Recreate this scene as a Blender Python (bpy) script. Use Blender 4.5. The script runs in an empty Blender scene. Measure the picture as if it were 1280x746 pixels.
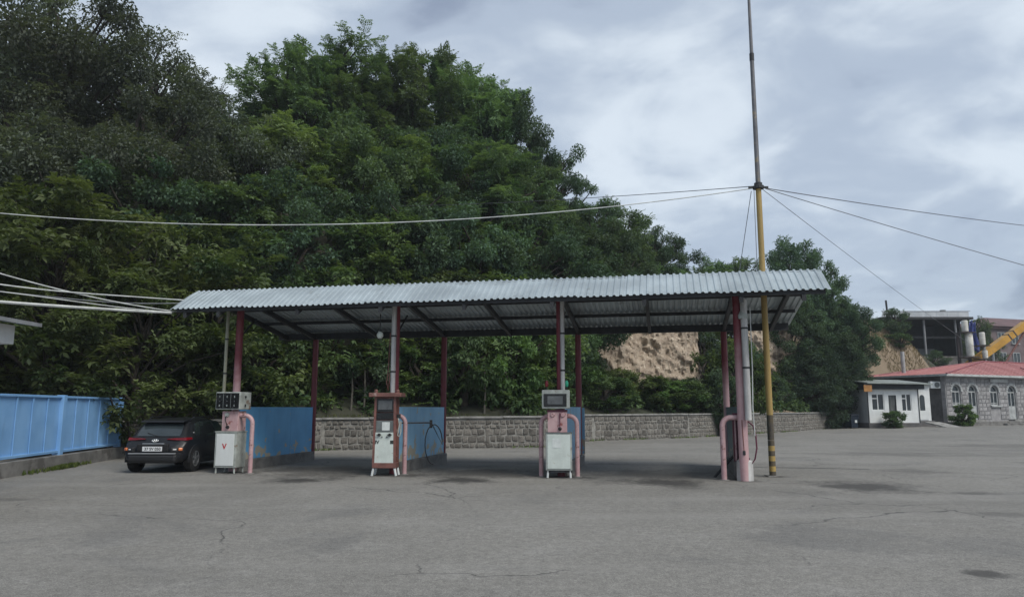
import bpy, bmesh, math, random
import numpy as np
from mathutils import Vector, Matrix, Euler, noise as mnoise

random.seed(11)
rng = np.random.default_rng(7)
R = math.radians
scene = bpy.context.scene
COL = scene.collection

# ------------------------------------------------------------------ camera
cam_d = bpy.data.cameras.new('camera')
cam_d.sensor_width = 36.0
cam_d.lens = 36.0 * 927.0 / 1280.0
cam_d.clip_start = 0.1
cam_d.clip_end = 3000
cam = bpy.data.objects.new('camera', cam_d)
cam.location = (0, 0, 1.6)
cam.rotation_euler = (math.pi / 2 + 0.1474, 0, 0)
COL.objects.link(cam)
scene.camera = cam

# ------------------------------------------------------------------ light
SUN_EL, SUN_AZ = R(50), R(135)          # azimuth clockwise from +Y: behind the camera, to its right
CLOUD_DARK = (0.150, 0.180, 0.235)
CLOUD_MID = (0.240, 0.280, 0.338)
CLOUD_LIGHT = (0.390, 0.430, 0.470)
STRENGTH = 0.1

world = bpy.data.worlds.new('World')
scene.world = world
world.use_nodes = True
wn = world.node_tree
wn.nodes.clear()
def wnode(t, **kw):
    n = wn.nodes.new(t)
    for k, v in kw.items():
        setattr(n, k, v)
    return n
w_out = wnode('ShaderNodeOutputWorld')
w_bg = wnode('ShaderNodeBackground')
w_bg.inputs['Strength'].default_value = STRENGTH
sky = wnode('ShaderNodeTexSky', sky_type='NISHITA')
sky.sun_disc = False
sky.sun_elevation = SUN_EL
sky.sun_rotation = SUN_AZ
tc = wnode('ShaderNodeTexCoord')
sep = wnode('ShaderNodeSeparateXYZ')
wn.links.new(tc.outputs['Generated'], sep.inputs[0])
zc = wnode('ShaderNodeMath', operation='MAXIMUM'); zc.inputs[1].default_value = 0.0
wn.links.new(sep.outputs['Z'], zc.inputs[0])
za = wnode('ShaderNodeMath', operation='ADD'); za.inputs[1].default_value = 0.33
wn.links.new(zc.outputs[0], za.inputs[0])
dx = wnode('ShaderNodeMath', operation='DIVIDE'); dy = wnode('ShaderNodeMath', operation='DIVIDE')
wn.links.new(sep.outputs['X'], dx.inputs[0]); wn.links.new(za.outputs[0], dx.inputs[1])
wn.links.new(sep.outputs['Y'], dy.inputs[0]); wn.links.new(za.outputs[0], dy.inputs[1])
comb = wnode('ShaderNodeCombineXYZ')
wn.links.new(dx.outputs[0], comb.inputs[0]); wn.links.new(dy.outputs[0], comb.inputs[1])
comb.inputs[2].default_value = 3.7
n1 = wnode('ShaderNodeTexNoise'); n1.inputs['Scale'].default_value = 1.15
n1.inputs['Detail'].default_value = 9; n1.inputs['Roughness'].default_value = 0.52; n1.inputs['Distortion'].default_value = 0.35
wn.links.new(comb.outputs[0], n1.inputs['Vector'])
n2 = wnode('ShaderNodeTexNoise'); n2.inputs['Scale'].default_value = 4.2
n2.inputs['Detail'].default_value = 8; n2.inputs['Roughness'].default_value = 0.5; n2.inputs['Distortion'].default_value = 0.5
wn.links.new(comb.outputs[0], n2.inputs['Vector'])
mx = wnode('ShaderNodeMix', data_type='FLOAT'); mx.inputs[0].default_value = 0.34
wn.links.new(n1.outputs['Fac'], mx.inputs[2]); wn.links.new(n2.outputs['Fac'], mx.inputs[3])
ramp = wnode('ShaderNodeValToRGB')
cr = ramp.color_ramp
cr.interpolation = 'EASE'
k = 1.0 / STRENGTH
cr.elements[0].position = 0.40; cr.elements[0].color = (*CLOUD_DARK, 1)
cr.elements[1].position = 0.63; cr.elements[1].color = (*CLOUD_LIGHT, 1)
e = cr.elements.new(0.50); e.color = (*CLOUD_MID, 1)
wn.links.new(mx.outputs[0], ramp.inputs[0])
sc_ = wnode('ShaderNodeVectorMath', operation='SCALE'); sc_.inputs['Scale'].default_value = k
wn.links.new(ramp.outputs[0], sc_.inputs[0])
mixc = wnode('ShaderNodeMix', data_type='RGBA'); mixc.inputs[0].default_value = 0.9
wn.links.new(sky.outputs[0], mixc.inputs[6]); wn.links.new(sc_.outputs[0], mixc.inputs[7])
wn.links.new(mixc.outputs[2], w_bg.inputs['Color'])
wn.links.new(w_bg.outputs[0], w_out.inputs[0])

sun_d = bpy.data.lights.new('sun', 'SUN')
sun_d.energy = 1.5
sun_d.angle = R(30)
sun_d.color = (1.0, 0.96, 0.88)
sun = bpy.data.objects.new('sun', sun_d)
sun.rotation_euler = (math.pi / 2 - SUN_EL, 0, math.pi - SUN_AZ)
sun.location = (20, -20, 40)
COL.objects.link(sun)

scene.view_settings.view_transform = 'Standard'
scene.view_settings.look = 'None'
scene.view_settings.exposure = 0.98
scene.view_settings.gamma = 1.0
scene.view_settings.use_curve_mapping = False
scene.render.engine = 'CYCLES'
scene.cycles.max_bounces = 6
scene.cycles.diffuse_bounces = 4
scene.cycles.glossy_bounces = 3
scene.cycles.transmission_bounces = 4
scene.cycles.transparent_max_bounces = 4
scene.cycles.use_denoising = True

# ------------------------------------------------------------------ helpers
class MB:
    """collects geometry for one mesh"""
    def __init__(s):
        s.v = []; s.f = []
    def add(s, vs, fs):
        o = len(s.v)
        s.v.extend([tuple(p) for p in vs])
        s.f.extend([tuple(i + o for i in f) for f in fs])
        return s
    def box(s, c, d, bev=0.0, rot=None):
        hx, hy, hz = d[0] / 2, d[1] / 2, d[2] / 2
        if bev <= 0:
            vs = [(x * hx, y * hy, z * hz) for z in (-1, 1) for y in (-1, 1) for x in (-1, 1)]
            fs = [(0, 2, 3, 1), (4, 5, 7, 6), (0, 1, 5, 4), (2, 6, 7, 3), (0, 4, 6, 2), (1, 3, 7, 5)]
        else:
            b = min(bev, hx * .9, hy * .9, hz * .9)
            bm = bmesh.new()
            bmesh.ops.create_cube(bm, size=1)
            for vv in bm.verts:
                vv.co = Vector((vv.co.x * d[0], vv.co.y * d[1], vv.co.z * d[2]))
            bmesh.ops.bevel(bm, geom=bm.edges[:], offset=b, segments=2, affect='EDGES', profile=.5)
            bm.verts.index_update()
            vs = [vv.co.copy() for vv in bm.verts]
            fs = [[q.index for q in f.verts] for f in bm.faces]
            bm.free()
        if rot is not None:
            m = Euler(rot).to_matrix()
            vs = [m @ Vector(p) for p in vs]
        vs = [(p[0] + c[0], p[1] + c[1], p[2] + c[2]) for p in vs]
        return s.add(vs, fs)
    def tube(s, pts, r, n=10, caps=True):
        pts = [Vector(p) for p in pts]
        rs = r if isinstance(r, (list, tuple)) else [r] * len(pts)
        t = (pts[1] - pts[0]).normalized()
        up = Vector((0, 0, 1)) if abs(t.z) < .9 else Vector((1, 0, 0))
        a = t.cross(up).normalized()
        vs = []
        for i, p in enumerate(pts):
            if i == 0: tt = (pts[1] - pts[0])
            elif i == len(pts) - 1: tt = (pts[-1] - pts[-2])
            else: tt = (pts[i + 1] - pts[i]).normalized() + (pts[i] - pts[i - 1]).normalized()
            tt.normalize()
            a = (a - tt * a.dot(tt)).normalized()
            b = tt.cross(a)
            for j in range(n):
                q = 2 * math.pi * j / n
                vs.append(p + (a * math.cos(q) + b * math.sin(q)) * rs[i])
        fs = []
        for i in range(len(pts) - 1):
            for j in range(n):
                k = (j + 1) % n
                fs.append((i * n + j, i * n + k, (i + 1) * n + k, (i + 1) * n + j))
        if caps:
            fs.append(tuple(range(n - 1, -1, -1)))
            o = (len(pts) - 1) * n
            fs.append(tuple(o + j for j in range(n)))
        return s.add(vs, fs)
    def prism(s, poly, y0, y1):
        """polygon in x,z extruded along y"""
        n = len(poly)
        vs = [(p[0], y0, p[1]) for p in poly] + [(p[0], y1, p[1]) for p in poly]
        fs = [tuple(range(n)), tuple(range(2 * n - 1, n - 1, -1))]
        fs += [(i, i + n, (i + 1) % n + n, (i + 1) % n) for i in range(n)]
        return s.add(vs, fs)
    def lathe(s, prof, n=24, axis='z', c=(0, 0, 0)):
        vs = []; m = len(prof)
        for j in range(n):
            q = 2 * math.pi * j / n
            for r, h in prof:
                x, y, z = r * math.cos(q), r * math.sin(q), h
                if axis == 'x': x, y, z = z, x, y
                elif axis == 'y': x, y, z = y, z, x
                vs.append((x + c[0], y + c[1], z + c[2]))
        fs = []
        for j in range(n):
            k = (j + 1) % n
            for i in range(m - 1):
                fs.append((j * m + i, k * m + i, k * m + i + 1, j * m + i + 1))
        return s.add(vs, fs)
    def mesh(s, name='mesh'):
        me = bpy.data.meshes.new(name)
        me.from_pydata(s.v, [], s.f)
        bm = bmesh.new(); bm.from_mesh(me)
        bmesh.ops.recalc_face_normals(bm, faces=bm.faces)
        bm.to_mesh(me); bm.free()
        return me

def link(name, me, mat, parent=None, smooth=False, loc=None, rot=None, ang=35):
    if isinstance(me, MB):
        me = me.mesh(name)
        if smooth:
            me.polygons.foreach_set('use_smooth', [True] * len(me.polygons))
            try:
                me.set_sharp_from_angle(angle=R(ang))
            except Exception:
                pass
    if mat is not None and not me.materials:
        me.materials.append(mat)
    o = bpy.data.objects.new(name, me)
    COL.objects.link(o)
    if parent is not None: o.parent = parent
    if loc is not None: o.location = loc
    if rot is not None: o.rotation_euler = rot
    return o

def tag(o, label, cat, group=None):
    o['label'] = label; o['category'] = cat
    if group: o['group'] = group
    return o

def thing(name, label, cat, loc=(0, 0, 0), rz=0.0, group=None):
    o = bpy.data.objects.new(name, None)
    o.empty_display_size = .2
    COL.objects.link(o)
    o.location = loc; o.rotation_euler = (0, 0, rz)
    return tag(o, label, cat, group)

def struct(name, me, mat, smooth=False, kind='structure'):
    o = link(name, me, mat, smooth=smooth)
    o['kind'] = kind
    return o

def text_mesh(body, size, extr=.001, bold=0.0):
    cu = bpy.data.curves.new('text', 'FONT')
    cu.body = body; cu.size = size; cu.extrude = extr; cu.offset = bold
    cu.align_x = 'CENTER'; cu.align_y = 'CENTER'
    ob = bpy.data.objects.new('text', cu)
    COL.objects.link(ob)
    dg = bpy.context.evaluated_depsgraph_get()
    me = bpy.data.meshes.new_from_object(ob.evaluated_get(dg))
    bpy.data.objects.remove(ob)
    bpy.data.curves.remove(cu)
    return me

# ------------------------------------------------------------------ materials
def mat_new(name):
    m = bpy.data.materials.new(name); m.use_nodes = True
    nt = m.node_tree
    b = nt.nodes['Principled BSDF']
    return m, nt, b

def N(nt, t, ins=None, **kw):
    n = nt.nodes.new(t)
    for k, v in kw.items(): setattr(n, k, v)
    if ins:
        for k, v in ins.items():
            if hasattr(v, 'is_output') or isinstance(v, bpy.types.NodeSocket):
                nt.links.new(v, n.inputs[k])
            else:
                n.inputs[k].default_value = v
    return n

def mixrgb(nt, fac, a, b, mode='MIX'):
    n = nt.nodes.new('ShaderNodeMix'); n.data_type = 'RGBA'; n.blend_type = mode
    for i, v in ((0, fac), (6, a), (7, b)):
        if isinstance(v, bpy.types.NodeSocket): nt.links.new(v, n.inputs[i])
        else: n.inputs[i].default_value = (*v, 1) if isinstance(v, tuple) and len(v) == 3 else v
    return n.outputs[2]

def mth(nt, op, a, b=None, c=None, clamp=False):
    n = nt.nodes.new('ShaderNodeMath'); n.operation = op; n.use_clamp = clamp
    for i, v in enumerate((a, b, c)):
        if v is None: continue
        if isinstance(v, bpy.types.NodeSocket): nt.links.new(v, n.inputs[i])
        else: n.inputs[i].default_value = v
    return n.outputs[0]

def smooth_range(nt, v, a, b):
    n = nt.nodes.new('ShaderNodeMapRange'); n.interpolation_type = 'SMOOTHSTEP'
    nt.links.new(v, n.inputs[0])
    n.inputs[1].default_value = a; n.inputs[2].default_value = b
    n.inputs[3].default_value = 0; n.inputs[4].default_value = 1
    return n.outputs[0]

def noise_n(nt, vec, scale, detail=5, rough=.55, dist=0.0):
    n = nt.nodes.new('ShaderNodeTexNoise')
    n.inputs['Scale'].default_value = scale; n.inputs['Detail'].default_value = detail
    n.inputs['Roughness'].default_value = rough; n.inputs['Distortion'].default_value = dist
    if vec is not None: nt.links.new(vec, n.inputs['Vector'])
    return n.outputs['Fac']

def objcoord(nt):
    return nt.nodes.new('ShaderNodeTexCoord').outputs['Object']

def bump(nt, b, h, strength=.3, dist=.02):
    n = nt.nodes.new('ShaderNodeBump')
    n.inputs['Strength'].default_value = strength; n.inputs['Distance'].default_value = dist
    nt.links.new(h, n.inputs['Height']); nt.links.new(n.outputs[0], b.inputs['Normal'])

def mat(name, col, rough=.6, metal=0.0, var=.25, scale=3.0, col2=None, bmp=0.0, bscale=40, stain=None, stain_amt=.0,
        stain_scale=2.5, rand=0.0, streak=False, spec=None):
    """worn procedural material: two-scale colour variation, optional stain colour in noise patches, bump"""
    m, nt, b = mat_new(name)
    oc = objcoord(nt)
    vec = oc
    if streak:
        mp = nt.nodes.new('ShaderNodeMapping'); mp.inputs['Scale'].default_value = (1, 1, .16)
        nt.links.new(oc, mp.inputs[0]); vec = mp.outputs[0]
    n1 = noise_n(nt, vec, scale, 6, .6)
    n2 = noise_n(nt, oc, scale * 9, 4, .6)
    c2 = col2 or tuple(max(0, x * (1 - var * 1.6)) for x in col)
    c = mixrgb(nt, smooth_range(nt, n1, .3, .7), c2, col)
    f = mth(nt, 'MULTIPLY_ADD', n2, var, 1 - var / 2)
    c = mixrgb(nt, 1.0, c, N(nt, 'ShaderNodeCombineColor', {0: f, 1: f, 2: f}).outputs[0], 'MULTIPLY')
    if rand > 0:
        oi = nt.nodes.new('ShaderNodeObjectInfo').outputs['Random']
        g = mth(nt, 'MULTIPLY_ADD', oi, rand, 1 - rand / 2)
        c = mixrgb(nt, 1.0, c, N(nt, 'ShaderNodeCombineColor', {0: g, 1: g, 2: g}).outputs[0], 'MULTIPLY')
    if stain is not None:
        n3 = noise_n(nt, vec, stain_scale, 8, .65, .3)
        fm = smooth_range(nt, n3, 1 - stain_amt - .04, 1 - stain_amt + .04)
        c = mixrgb(nt, fm, c, stain)
    nt.links.new(c, b.inputs['Base Color'])
    rr = mth(nt, 'MULTIPLY_ADD', n1, .25, rough - .12, clamp=True)
    nt.links.new(rr, b.inputs['Roughness'])
    b.inputs['Metallic'].default_value = metal
    if spec is not None: b.inputs['Specular IOR Level'].default_value = spec
    if bmp > 0: bump(nt, b, noise_n(nt, oc, bscale, 5, .6), bmp, .02)
    return m

def mat_leaf(name, dark, light, trans=.35, rough=.65, hue=.04):
    """leaf: colour picked per leaf from the face attribute 'tint' and per plant, thin and translucent"""
    m, nt, b = mat_new(name)
    at = nt.nodes.new('ShaderNodeAttribute'); at.attribute_name = 'tint'
    oi = nt.nodes.new('ShaderNodeObjectInfo').outputs['Random']
    c = mixrgb(nt, at.outputs['Fac'], dark, light)
    hs = nt.nodes.new('ShaderNodeHueSaturation')
    nt.links.new(c, hs.inputs['Color'])
    nt.links.new(mth(nt, 'MULTIPLY_ADD', oi, hue, .5 - hue / 2), hs.inputs['Hue'])
    nt.links.new(mth(nt, 'MULTIPLY_ADD', oi, .60, .72), hs.inputs['Value'])
    nt.links.new(hs.outputs[0], b.inputs['Base Color'])
    b.inputs['Roughness'].default_value = rough
    b.inputs['Specular IOR Level'].default_value = .16
    tr = nt.nodes.new('ShaderNodeBsdfTranslucent')
    nt.links.new(mixrgb(nt, 1.0, hs.outputs[0], (1.15, 1.25, .55), 'MULTIPLY'), tr.inputs[0])
    mxs = nt.nodes.new('ShaderNodeMixShader'); mxs.inputs[0].default_value = trans
    nt.links.new(b.outputs[0], mxs.inputs[1]); nt.links.new(tr.outputs[0], mxs.inputs[2])
    nt.links.new(mxs.outputs[0], nt.nodes['Material Output'].inputs[0])
    return m

def mat_glass(name, col=(.02, .025, .03), rough=.06):
    m, nt, b = mat_new(name)
    oc = objcoord(nt)
    c = mixrgb(nt, noise_n(nt, oc, 2.0), tuple(x * .6 for x in col), tuple(x * 1.4 for x in col))
    nt.links.new(c, b.inputs['Base Color'])
    b.inputs['Roughness'].default_value = rough
    b.inputs['Specular IOR Level'].default_value = .6
    return m

M = {}
M['galv'] = mat('galvanised_sheet', (.455, .515, .535), .45, .5, .14, 1.2, bmp=.05, bscale=9, rand=.16, stain=(.30, .33, .335), stain_amt=.36, stain_scale=1.6, streak=False)
M['galv_dark'] = mat('dull_sheet', (.30, .31, .32), .5, .4, .2, 2)
M['steel_dark'] = mat('dark_steel', (.035, .037, .04), .6, .2, .3, 5)
M['steel_brown'] = mat('brown_purlin', (.06, .045, .045), .65, .1, .3, 4)
M['conduit'] = mat('pale_conduit', (.66, .65, .63), .5, .1, .35, 3, stain=(.22, .13, .10), stain_amt=.36, stain_scale=4, streak=True)
M['conduit_cream'] = mat('cream_conduit', (.42, .42, .31), .55, 0, .35, 3, streak=True)
M['white'] = mat('white_enamel', (.70, .73, .72), .4, 0, .10, 3, stain=(.40, .34, .26), stain_amt=.32, stain_scale=3, streak=True)
M['cream'] = mat('greenish_white_enamel', (.60, .66, .62), .42, 0, .12, 3, stain=(.30, .22, .15), stain_amt=.35, stain_scale=5)
M['greywhite'] = mat('grey_white_enamel', (.42, .45, .42), .45, 0, .25, 5, stain=(.20, .15, .11), stain_amt=.38, stain_scale=4)
M['pink'] = mat('faded_pink_paint', (.52, .365, .365), .55, 0, .22, 4, col2=(.44, .27, .275), stain=(.25, .08, .07), stain_amt=.40, stain_scale=7)
M['pink_pipe'] = mat('pink_pipe_paint', (.50, .345, .35), .5, 0, .25, 4, col2=(.40, .235, .245), stain=(.13, .06, .045), stain_amt=.41, stain_scale=5)
M['rustred'] = mat('rust_red_frame', (.22, .092, .075), .6, 0, .4, 5, col2=(.12, .055, .045), stain=(.34, .24, .21), stain_amt=.36, stain_scale=6)
M['darkred'] = mat('dark_red_paint', (.19, .022, .034), .5, 0, .35, 3, col2=(.13, .015, .024))
M['maroon'] = mat('maroon_paint', (.12, .012, .04), .45, 0, .3, 3)
M['screen'] = mat('dark_display', (.012, .013, .014), .25, 0, .3, 4)
M['digits'] = mat('pale_digits', (.24, .27, .26), .6, 0, .4, 9)
M['greypanel'] = mat('grey_panel', (.16, .18, .18), .5, 0, .25, 4)
M['lcd'] = mat('lcd_grey', (.12, .13, .135), .3, 0, .25, 4)
M['paper'] = mat('paper_label', (.66, .70, .68), .7, 0, .12, 8)
M['black'] = mat('black_rubber', (.012, .012, .013), .55, 0, .3, 6)
M['red'] = mat('red_letter', (.50, .02, .03), .5, 0, .15, 5)
M['ink'] = mat('black_letter', (.015, .02, .018), .5, 0, .15, 5)
M['yellow'] = mat('mast_yellow', (.40, .275, .08), .55, 0, .3, 1.6, col2=(.28, .195, .07), stain=(.13, .085, .04), stain_amt=.40, stain_scale=2, streak=True)
M['mastgrey'] = mat('mast_grey', (.17, .17, .18), .5, .3, .25, 2, stain=(.26, .21, .13), stain_amt=.40, stain_scale=2)
M['mastdark'] = mat('mast_dark', (.055, .05, .045), .6, 0, .4, 5, col2=(.10, .075, .04))
M['cable_white'] = mat('white_cable', (.62, .64, .62), .5, 0, .2, 3)
M['cable_grey'] = mat('grey_cable', (.22, .23, .25), .5, .2, .2, 3)
M['cable_dark'] = mat('dark_cable', (.10, .10, .11), .5, .2, .2, 3)
M['concrete'] = mat('concrete', (.20, .195, .185), .85, 0, .3, 2.5, bmp=.25, bscale=30, stain=(.09, .085, .08), stain_amt=.42, stain_scale=1.5)
M['concrete_light'] = mat('pale_concrete', (.30, .295, .28), .85, 0, .3, 2.5, bmp=.25, bscale=30)
M['mortar'] = mat('mortar', (.28, .272, .25), .95, 0, .3, 4, bmp=.4, bscale=25, stain=(.11, .10, .09), stain_amt=.42, stain_scale=1.2)
M['stone'] = mat('wall_stone', (.165, .153, .135), .9, 0, .45, 3, col2=(.10, .093, .083), bmp=.5, bscale=18, rand=.7, stain=(.22, .21, .19), stain_amt=.36, stain_scale=3)
M['tuff'] = mat('grey_tuff', (.32, .315, .315), .9, 0, .35, 2.0, col2=(.22, .215, .22), bmp=.35, bscale=12, rand=.4, stain=(.43, .43, .42), stain_amt=.38, stain_scale=1.5)
M['tuff_shade_plinth'] = mat('shaded_tuff_and_plinth', (.15, .145, .145), .9, 0, .3, 1.5, bmp=.3, bscale=12)  # darker copy of the tuff with end-wall shade in its colour; also plinths
M['trim'] = mat('pale_trim', (.42, .44, .44), .75, 0, .2, 3)
M['redroof'] = mat('red_metal_roof', (.41, .18, .168), .55, .0, .3, .8, col2=(.35, .135, .13), rand=.12, stain=(.50, .25, .22), stain_amt=.36, stain_scale=1.2)
M['ridge_red'] = mat('dark_red_ridge', (.24, .055, .065), .5, 0, .2, 2)
M['fascia'] = mat('white_fascia', (.50, .52, .51), .6, 0, .25, 1.5)
M['boothwhite'] = mat('booth_white', (.74, .76, .75), .5, 0, .1, 1.5)
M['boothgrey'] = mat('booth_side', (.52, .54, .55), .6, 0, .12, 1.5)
M['boothroof'] = mat('booth_roof', (.28, .31, .29), .6, .2, .2, 2)
M['soffit'] = mat('dark_soffit', (.028, .036, .042), .7, 0, .3, 2)
M['pane'] = mat_glass('window_glass', (.03, .04, .045))
M['curtain'] = mat('grey_curtain', (.12, .13, .13), .8, 0, .4, 6, streak=True)
M['orange_sign'] = mat('orange_sign', (.42, .20, .06), .6, 0, .25, 3)
M['bin'] = mat('dark_blue_bin', (.018, .03, .05), .5, 0, .3, 4)
M['crane'] = mat('crane_yellow', (.56, .30, .04), .45, 0, .2, .8, stain=(.25, .14, .05), stain_amt=.33, stain_scale=1.2)
M['brick'] = mat('pink_tuff_far', (.17, .13, .13), .9, 0, .3, .6, col2=(.12, .09, .095))
M['brickroof'] = mat('far_roof', (.15, .085, .085), .8, 0, .3, .6)
M['shed'] = mat('shed_dark', (.035, .04, .048), .8, 0, .3, .8)
M['shed_post'] = mat('shed_post', (.30, .31, .32), .6, .2, .2, 1)
M['rail'] = mat('pale_rail_sheet', (.50, .53, .56), .6, .2, .2, .6)
M['tarp'] = mat('blue_tarp', (.03, .05, .22), .5, 0, .3, 2)
M['tank'] = mat('cream_tank', (.78, .77, .70), .6, 0, .25, 1.2, stain=(.30, .25, .18), stain_amt=.4, stain_scale=1)
M['kioskwhite'] = mat('kiosk_white', (.66, .67, .66), .6, 0, .12, 2)
M['bark'] = mat('bark', (.075, .062, .05), .95, 0, .4, 5, bmp=.6, bscale=14)
M['bark_pale'] = mat('pale_bark', (.13, .12, .10), .95, 0, .4, 5, bmp=.4, bscale=14)
M['clay'] = mat('clay_bank', (.35, .285, .215), .95, 0, .6, 3.5, col2=(.21, .16, .12), bmp=1.0, bscale=11, stain=(.45, .385, .30), stain_amt=.42, stain_scale=4.5)
M['soil'] = mat('leaf_litter_soil', (.045, .042, .03), .95, 0, .4, .5, col2=(.03, .035, .02), bmp=.6, bscale=3)
M['drysoil'] = mat('dry_grass_soil', (.25, .195, .135), .95, 0, .3, .25, col2=(.18, .14, .095), bmp=.5, bscale=2, stain=(.17, .11, .075), stain_amt=.38, stain_scale=.5)
M['leaf_dark'] = mat_leaf('leaf_dark', (.060, .078, .062), (.128, .150, .110), 0.3)
M['leaf_ash'] = mat_leaf('leaf_ash', (.050, .096, .050), (.155, .225, .110), 0.38)
M['leaf_oak'] = mat_leaf('leaf_oak', (.042, .080, .052), (.112, .168, .098), 0.32)
M['leaf_walnut'] = mat_leaf('leaf_walnut', (.030, .060, .026), (.150, .195, .080), .35, .5)
M['leaf_yellow'] = mat_leaf('leaf_yellowish', (.055, .088, .034), (.175, .210, .085), .40)
M['leaf_conifer'] = mat_leaf('leaf_bluegreen', (.026, .050, .036), (.080, .122, .078), .22)
M['leaf_shrub'] = mat_leaf('leaf_shrub', (.034, .070, .026), (.130, .195, .070), .35)
M['leaf_cover'] = mat_leaf('leaf_cover', (.030, .060, .028), (.105, .150, .064), .30)
M['leaf_dry'] = mat_leaf('leaf_dry', (.18, .145, .085), (.31, .255, .16), .25)
M['leaf_grass'] = mat_leaf('leaf_grass', (.05, .085, .02), (.16, .20, .06), .35)

# fence and partition blue, with peeled beige patches on the partitions
def mat_blue(name, col, col2, peel, lo, scale=3.0):
    m, nt, b = mat_new(name)
    oc = objcoord(nt)
    n1 = noise_n(nt, oc, 1.3, 6, .6)
    c = mixrgb(nt, smooth_range(nt, n1, .3, .7), col2, col)
    mp = nt.nodes.new('ShaderNodeMapping'); mp.inputs['Scale'].default_value = (2.5, 2.5, .3)
    nt.links.new(oc, mp.inputs[0])
    st = smooth_range(nt, noise_n(nt, mp.outputs[0], 2.5, 6, .6), .52, .78)
    c = mixrgb(nt, mth(nt, 'MULTIPLY', st, .35), c, tuple(x * .55 for x in col))
    if peel > 0:
        sepn = nt.nodes.new('ShaderNodeSeparateXYZ'); nt.links.new(oc, sepn.inputs[0])
        zf = smooth_range(nt, sepn.outputs['Z'], lo + .55, lo + .1)
        n3 = noise_n(nt, oc, scale, 7, .6, .4)
        t = mth(nt, 'MULTIPLY_ADD', zf, .14, n3)
        fm = smooth_range(nt, t, .715 - peel, .735 - peel)
        c = mixrgb(nt, fm, c, (.42, .38, .29))
    nt.links.new(c, b.inputs['Base Color'])
    b.inputs['Roughness'].default_value = .5
    bump(nt, b, noise_n(nt, oc, 3, 3), .15, .02)
    return m
M['blue_fence'] = mat_blue('fence_blue', (.215, .415, .69), (.165, .345, .61), 0.02, -.2)
M['blue_part'] = mat_blue('partition_blue', (.125, .39, .66), (.095, .32, .58), .045, .3)
M['blue_part_pale'] = mat_blue('partition_pale_blue', (.28, .53, .72), (.21, .44, .65), .085, .3)
M['teal_part'] = mat_blue('partition_teal', (.055, .14, .18), (.04, .105, .14), .02, .3)

# post paint: dark red above, faded to pink low down
def mat_post(name, z0, z1):
    m, nt, b = mat_new(name)
    oc = objcoord(nt)
    sepn = nt.nodes.new('ShaderNodeSeparateXYZ'); nt.links.new(oc, sepn.inputs[0])
    n1 = noise_n(nt, oc, 2.2, 7, .6)
    zz = mth(nt, 'MULTIPLY_ADD', n1, 1.2, sepn.outputs['Z'])
    f = smooth_range(nt, zz, z0 + .6, z1 + .6)
    red = mixrgb(nt, noise_n(nt, oc, 5, 5), (.115, .014, .022), (.21, .030, .042))
    pk = mixrgb(nt, noise_n(nt, oc, 6, 5), (.40, .22, .23), (.54, .38, .385))
    nt.links.new(mixrgb(nt, f, pk, red), b.inputs['Base Color'])
    b.inputs['Roughness'].default_value = .5
    return m
M['post_red'] = mat_post('post_red_paint', -2, -1)
M['post_fade'] = mat_post('post_faded_paint', 1.9, 3.0)
M['post_pink'] = mat_post('post_pink_paint', 2.0, 3.6)

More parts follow.
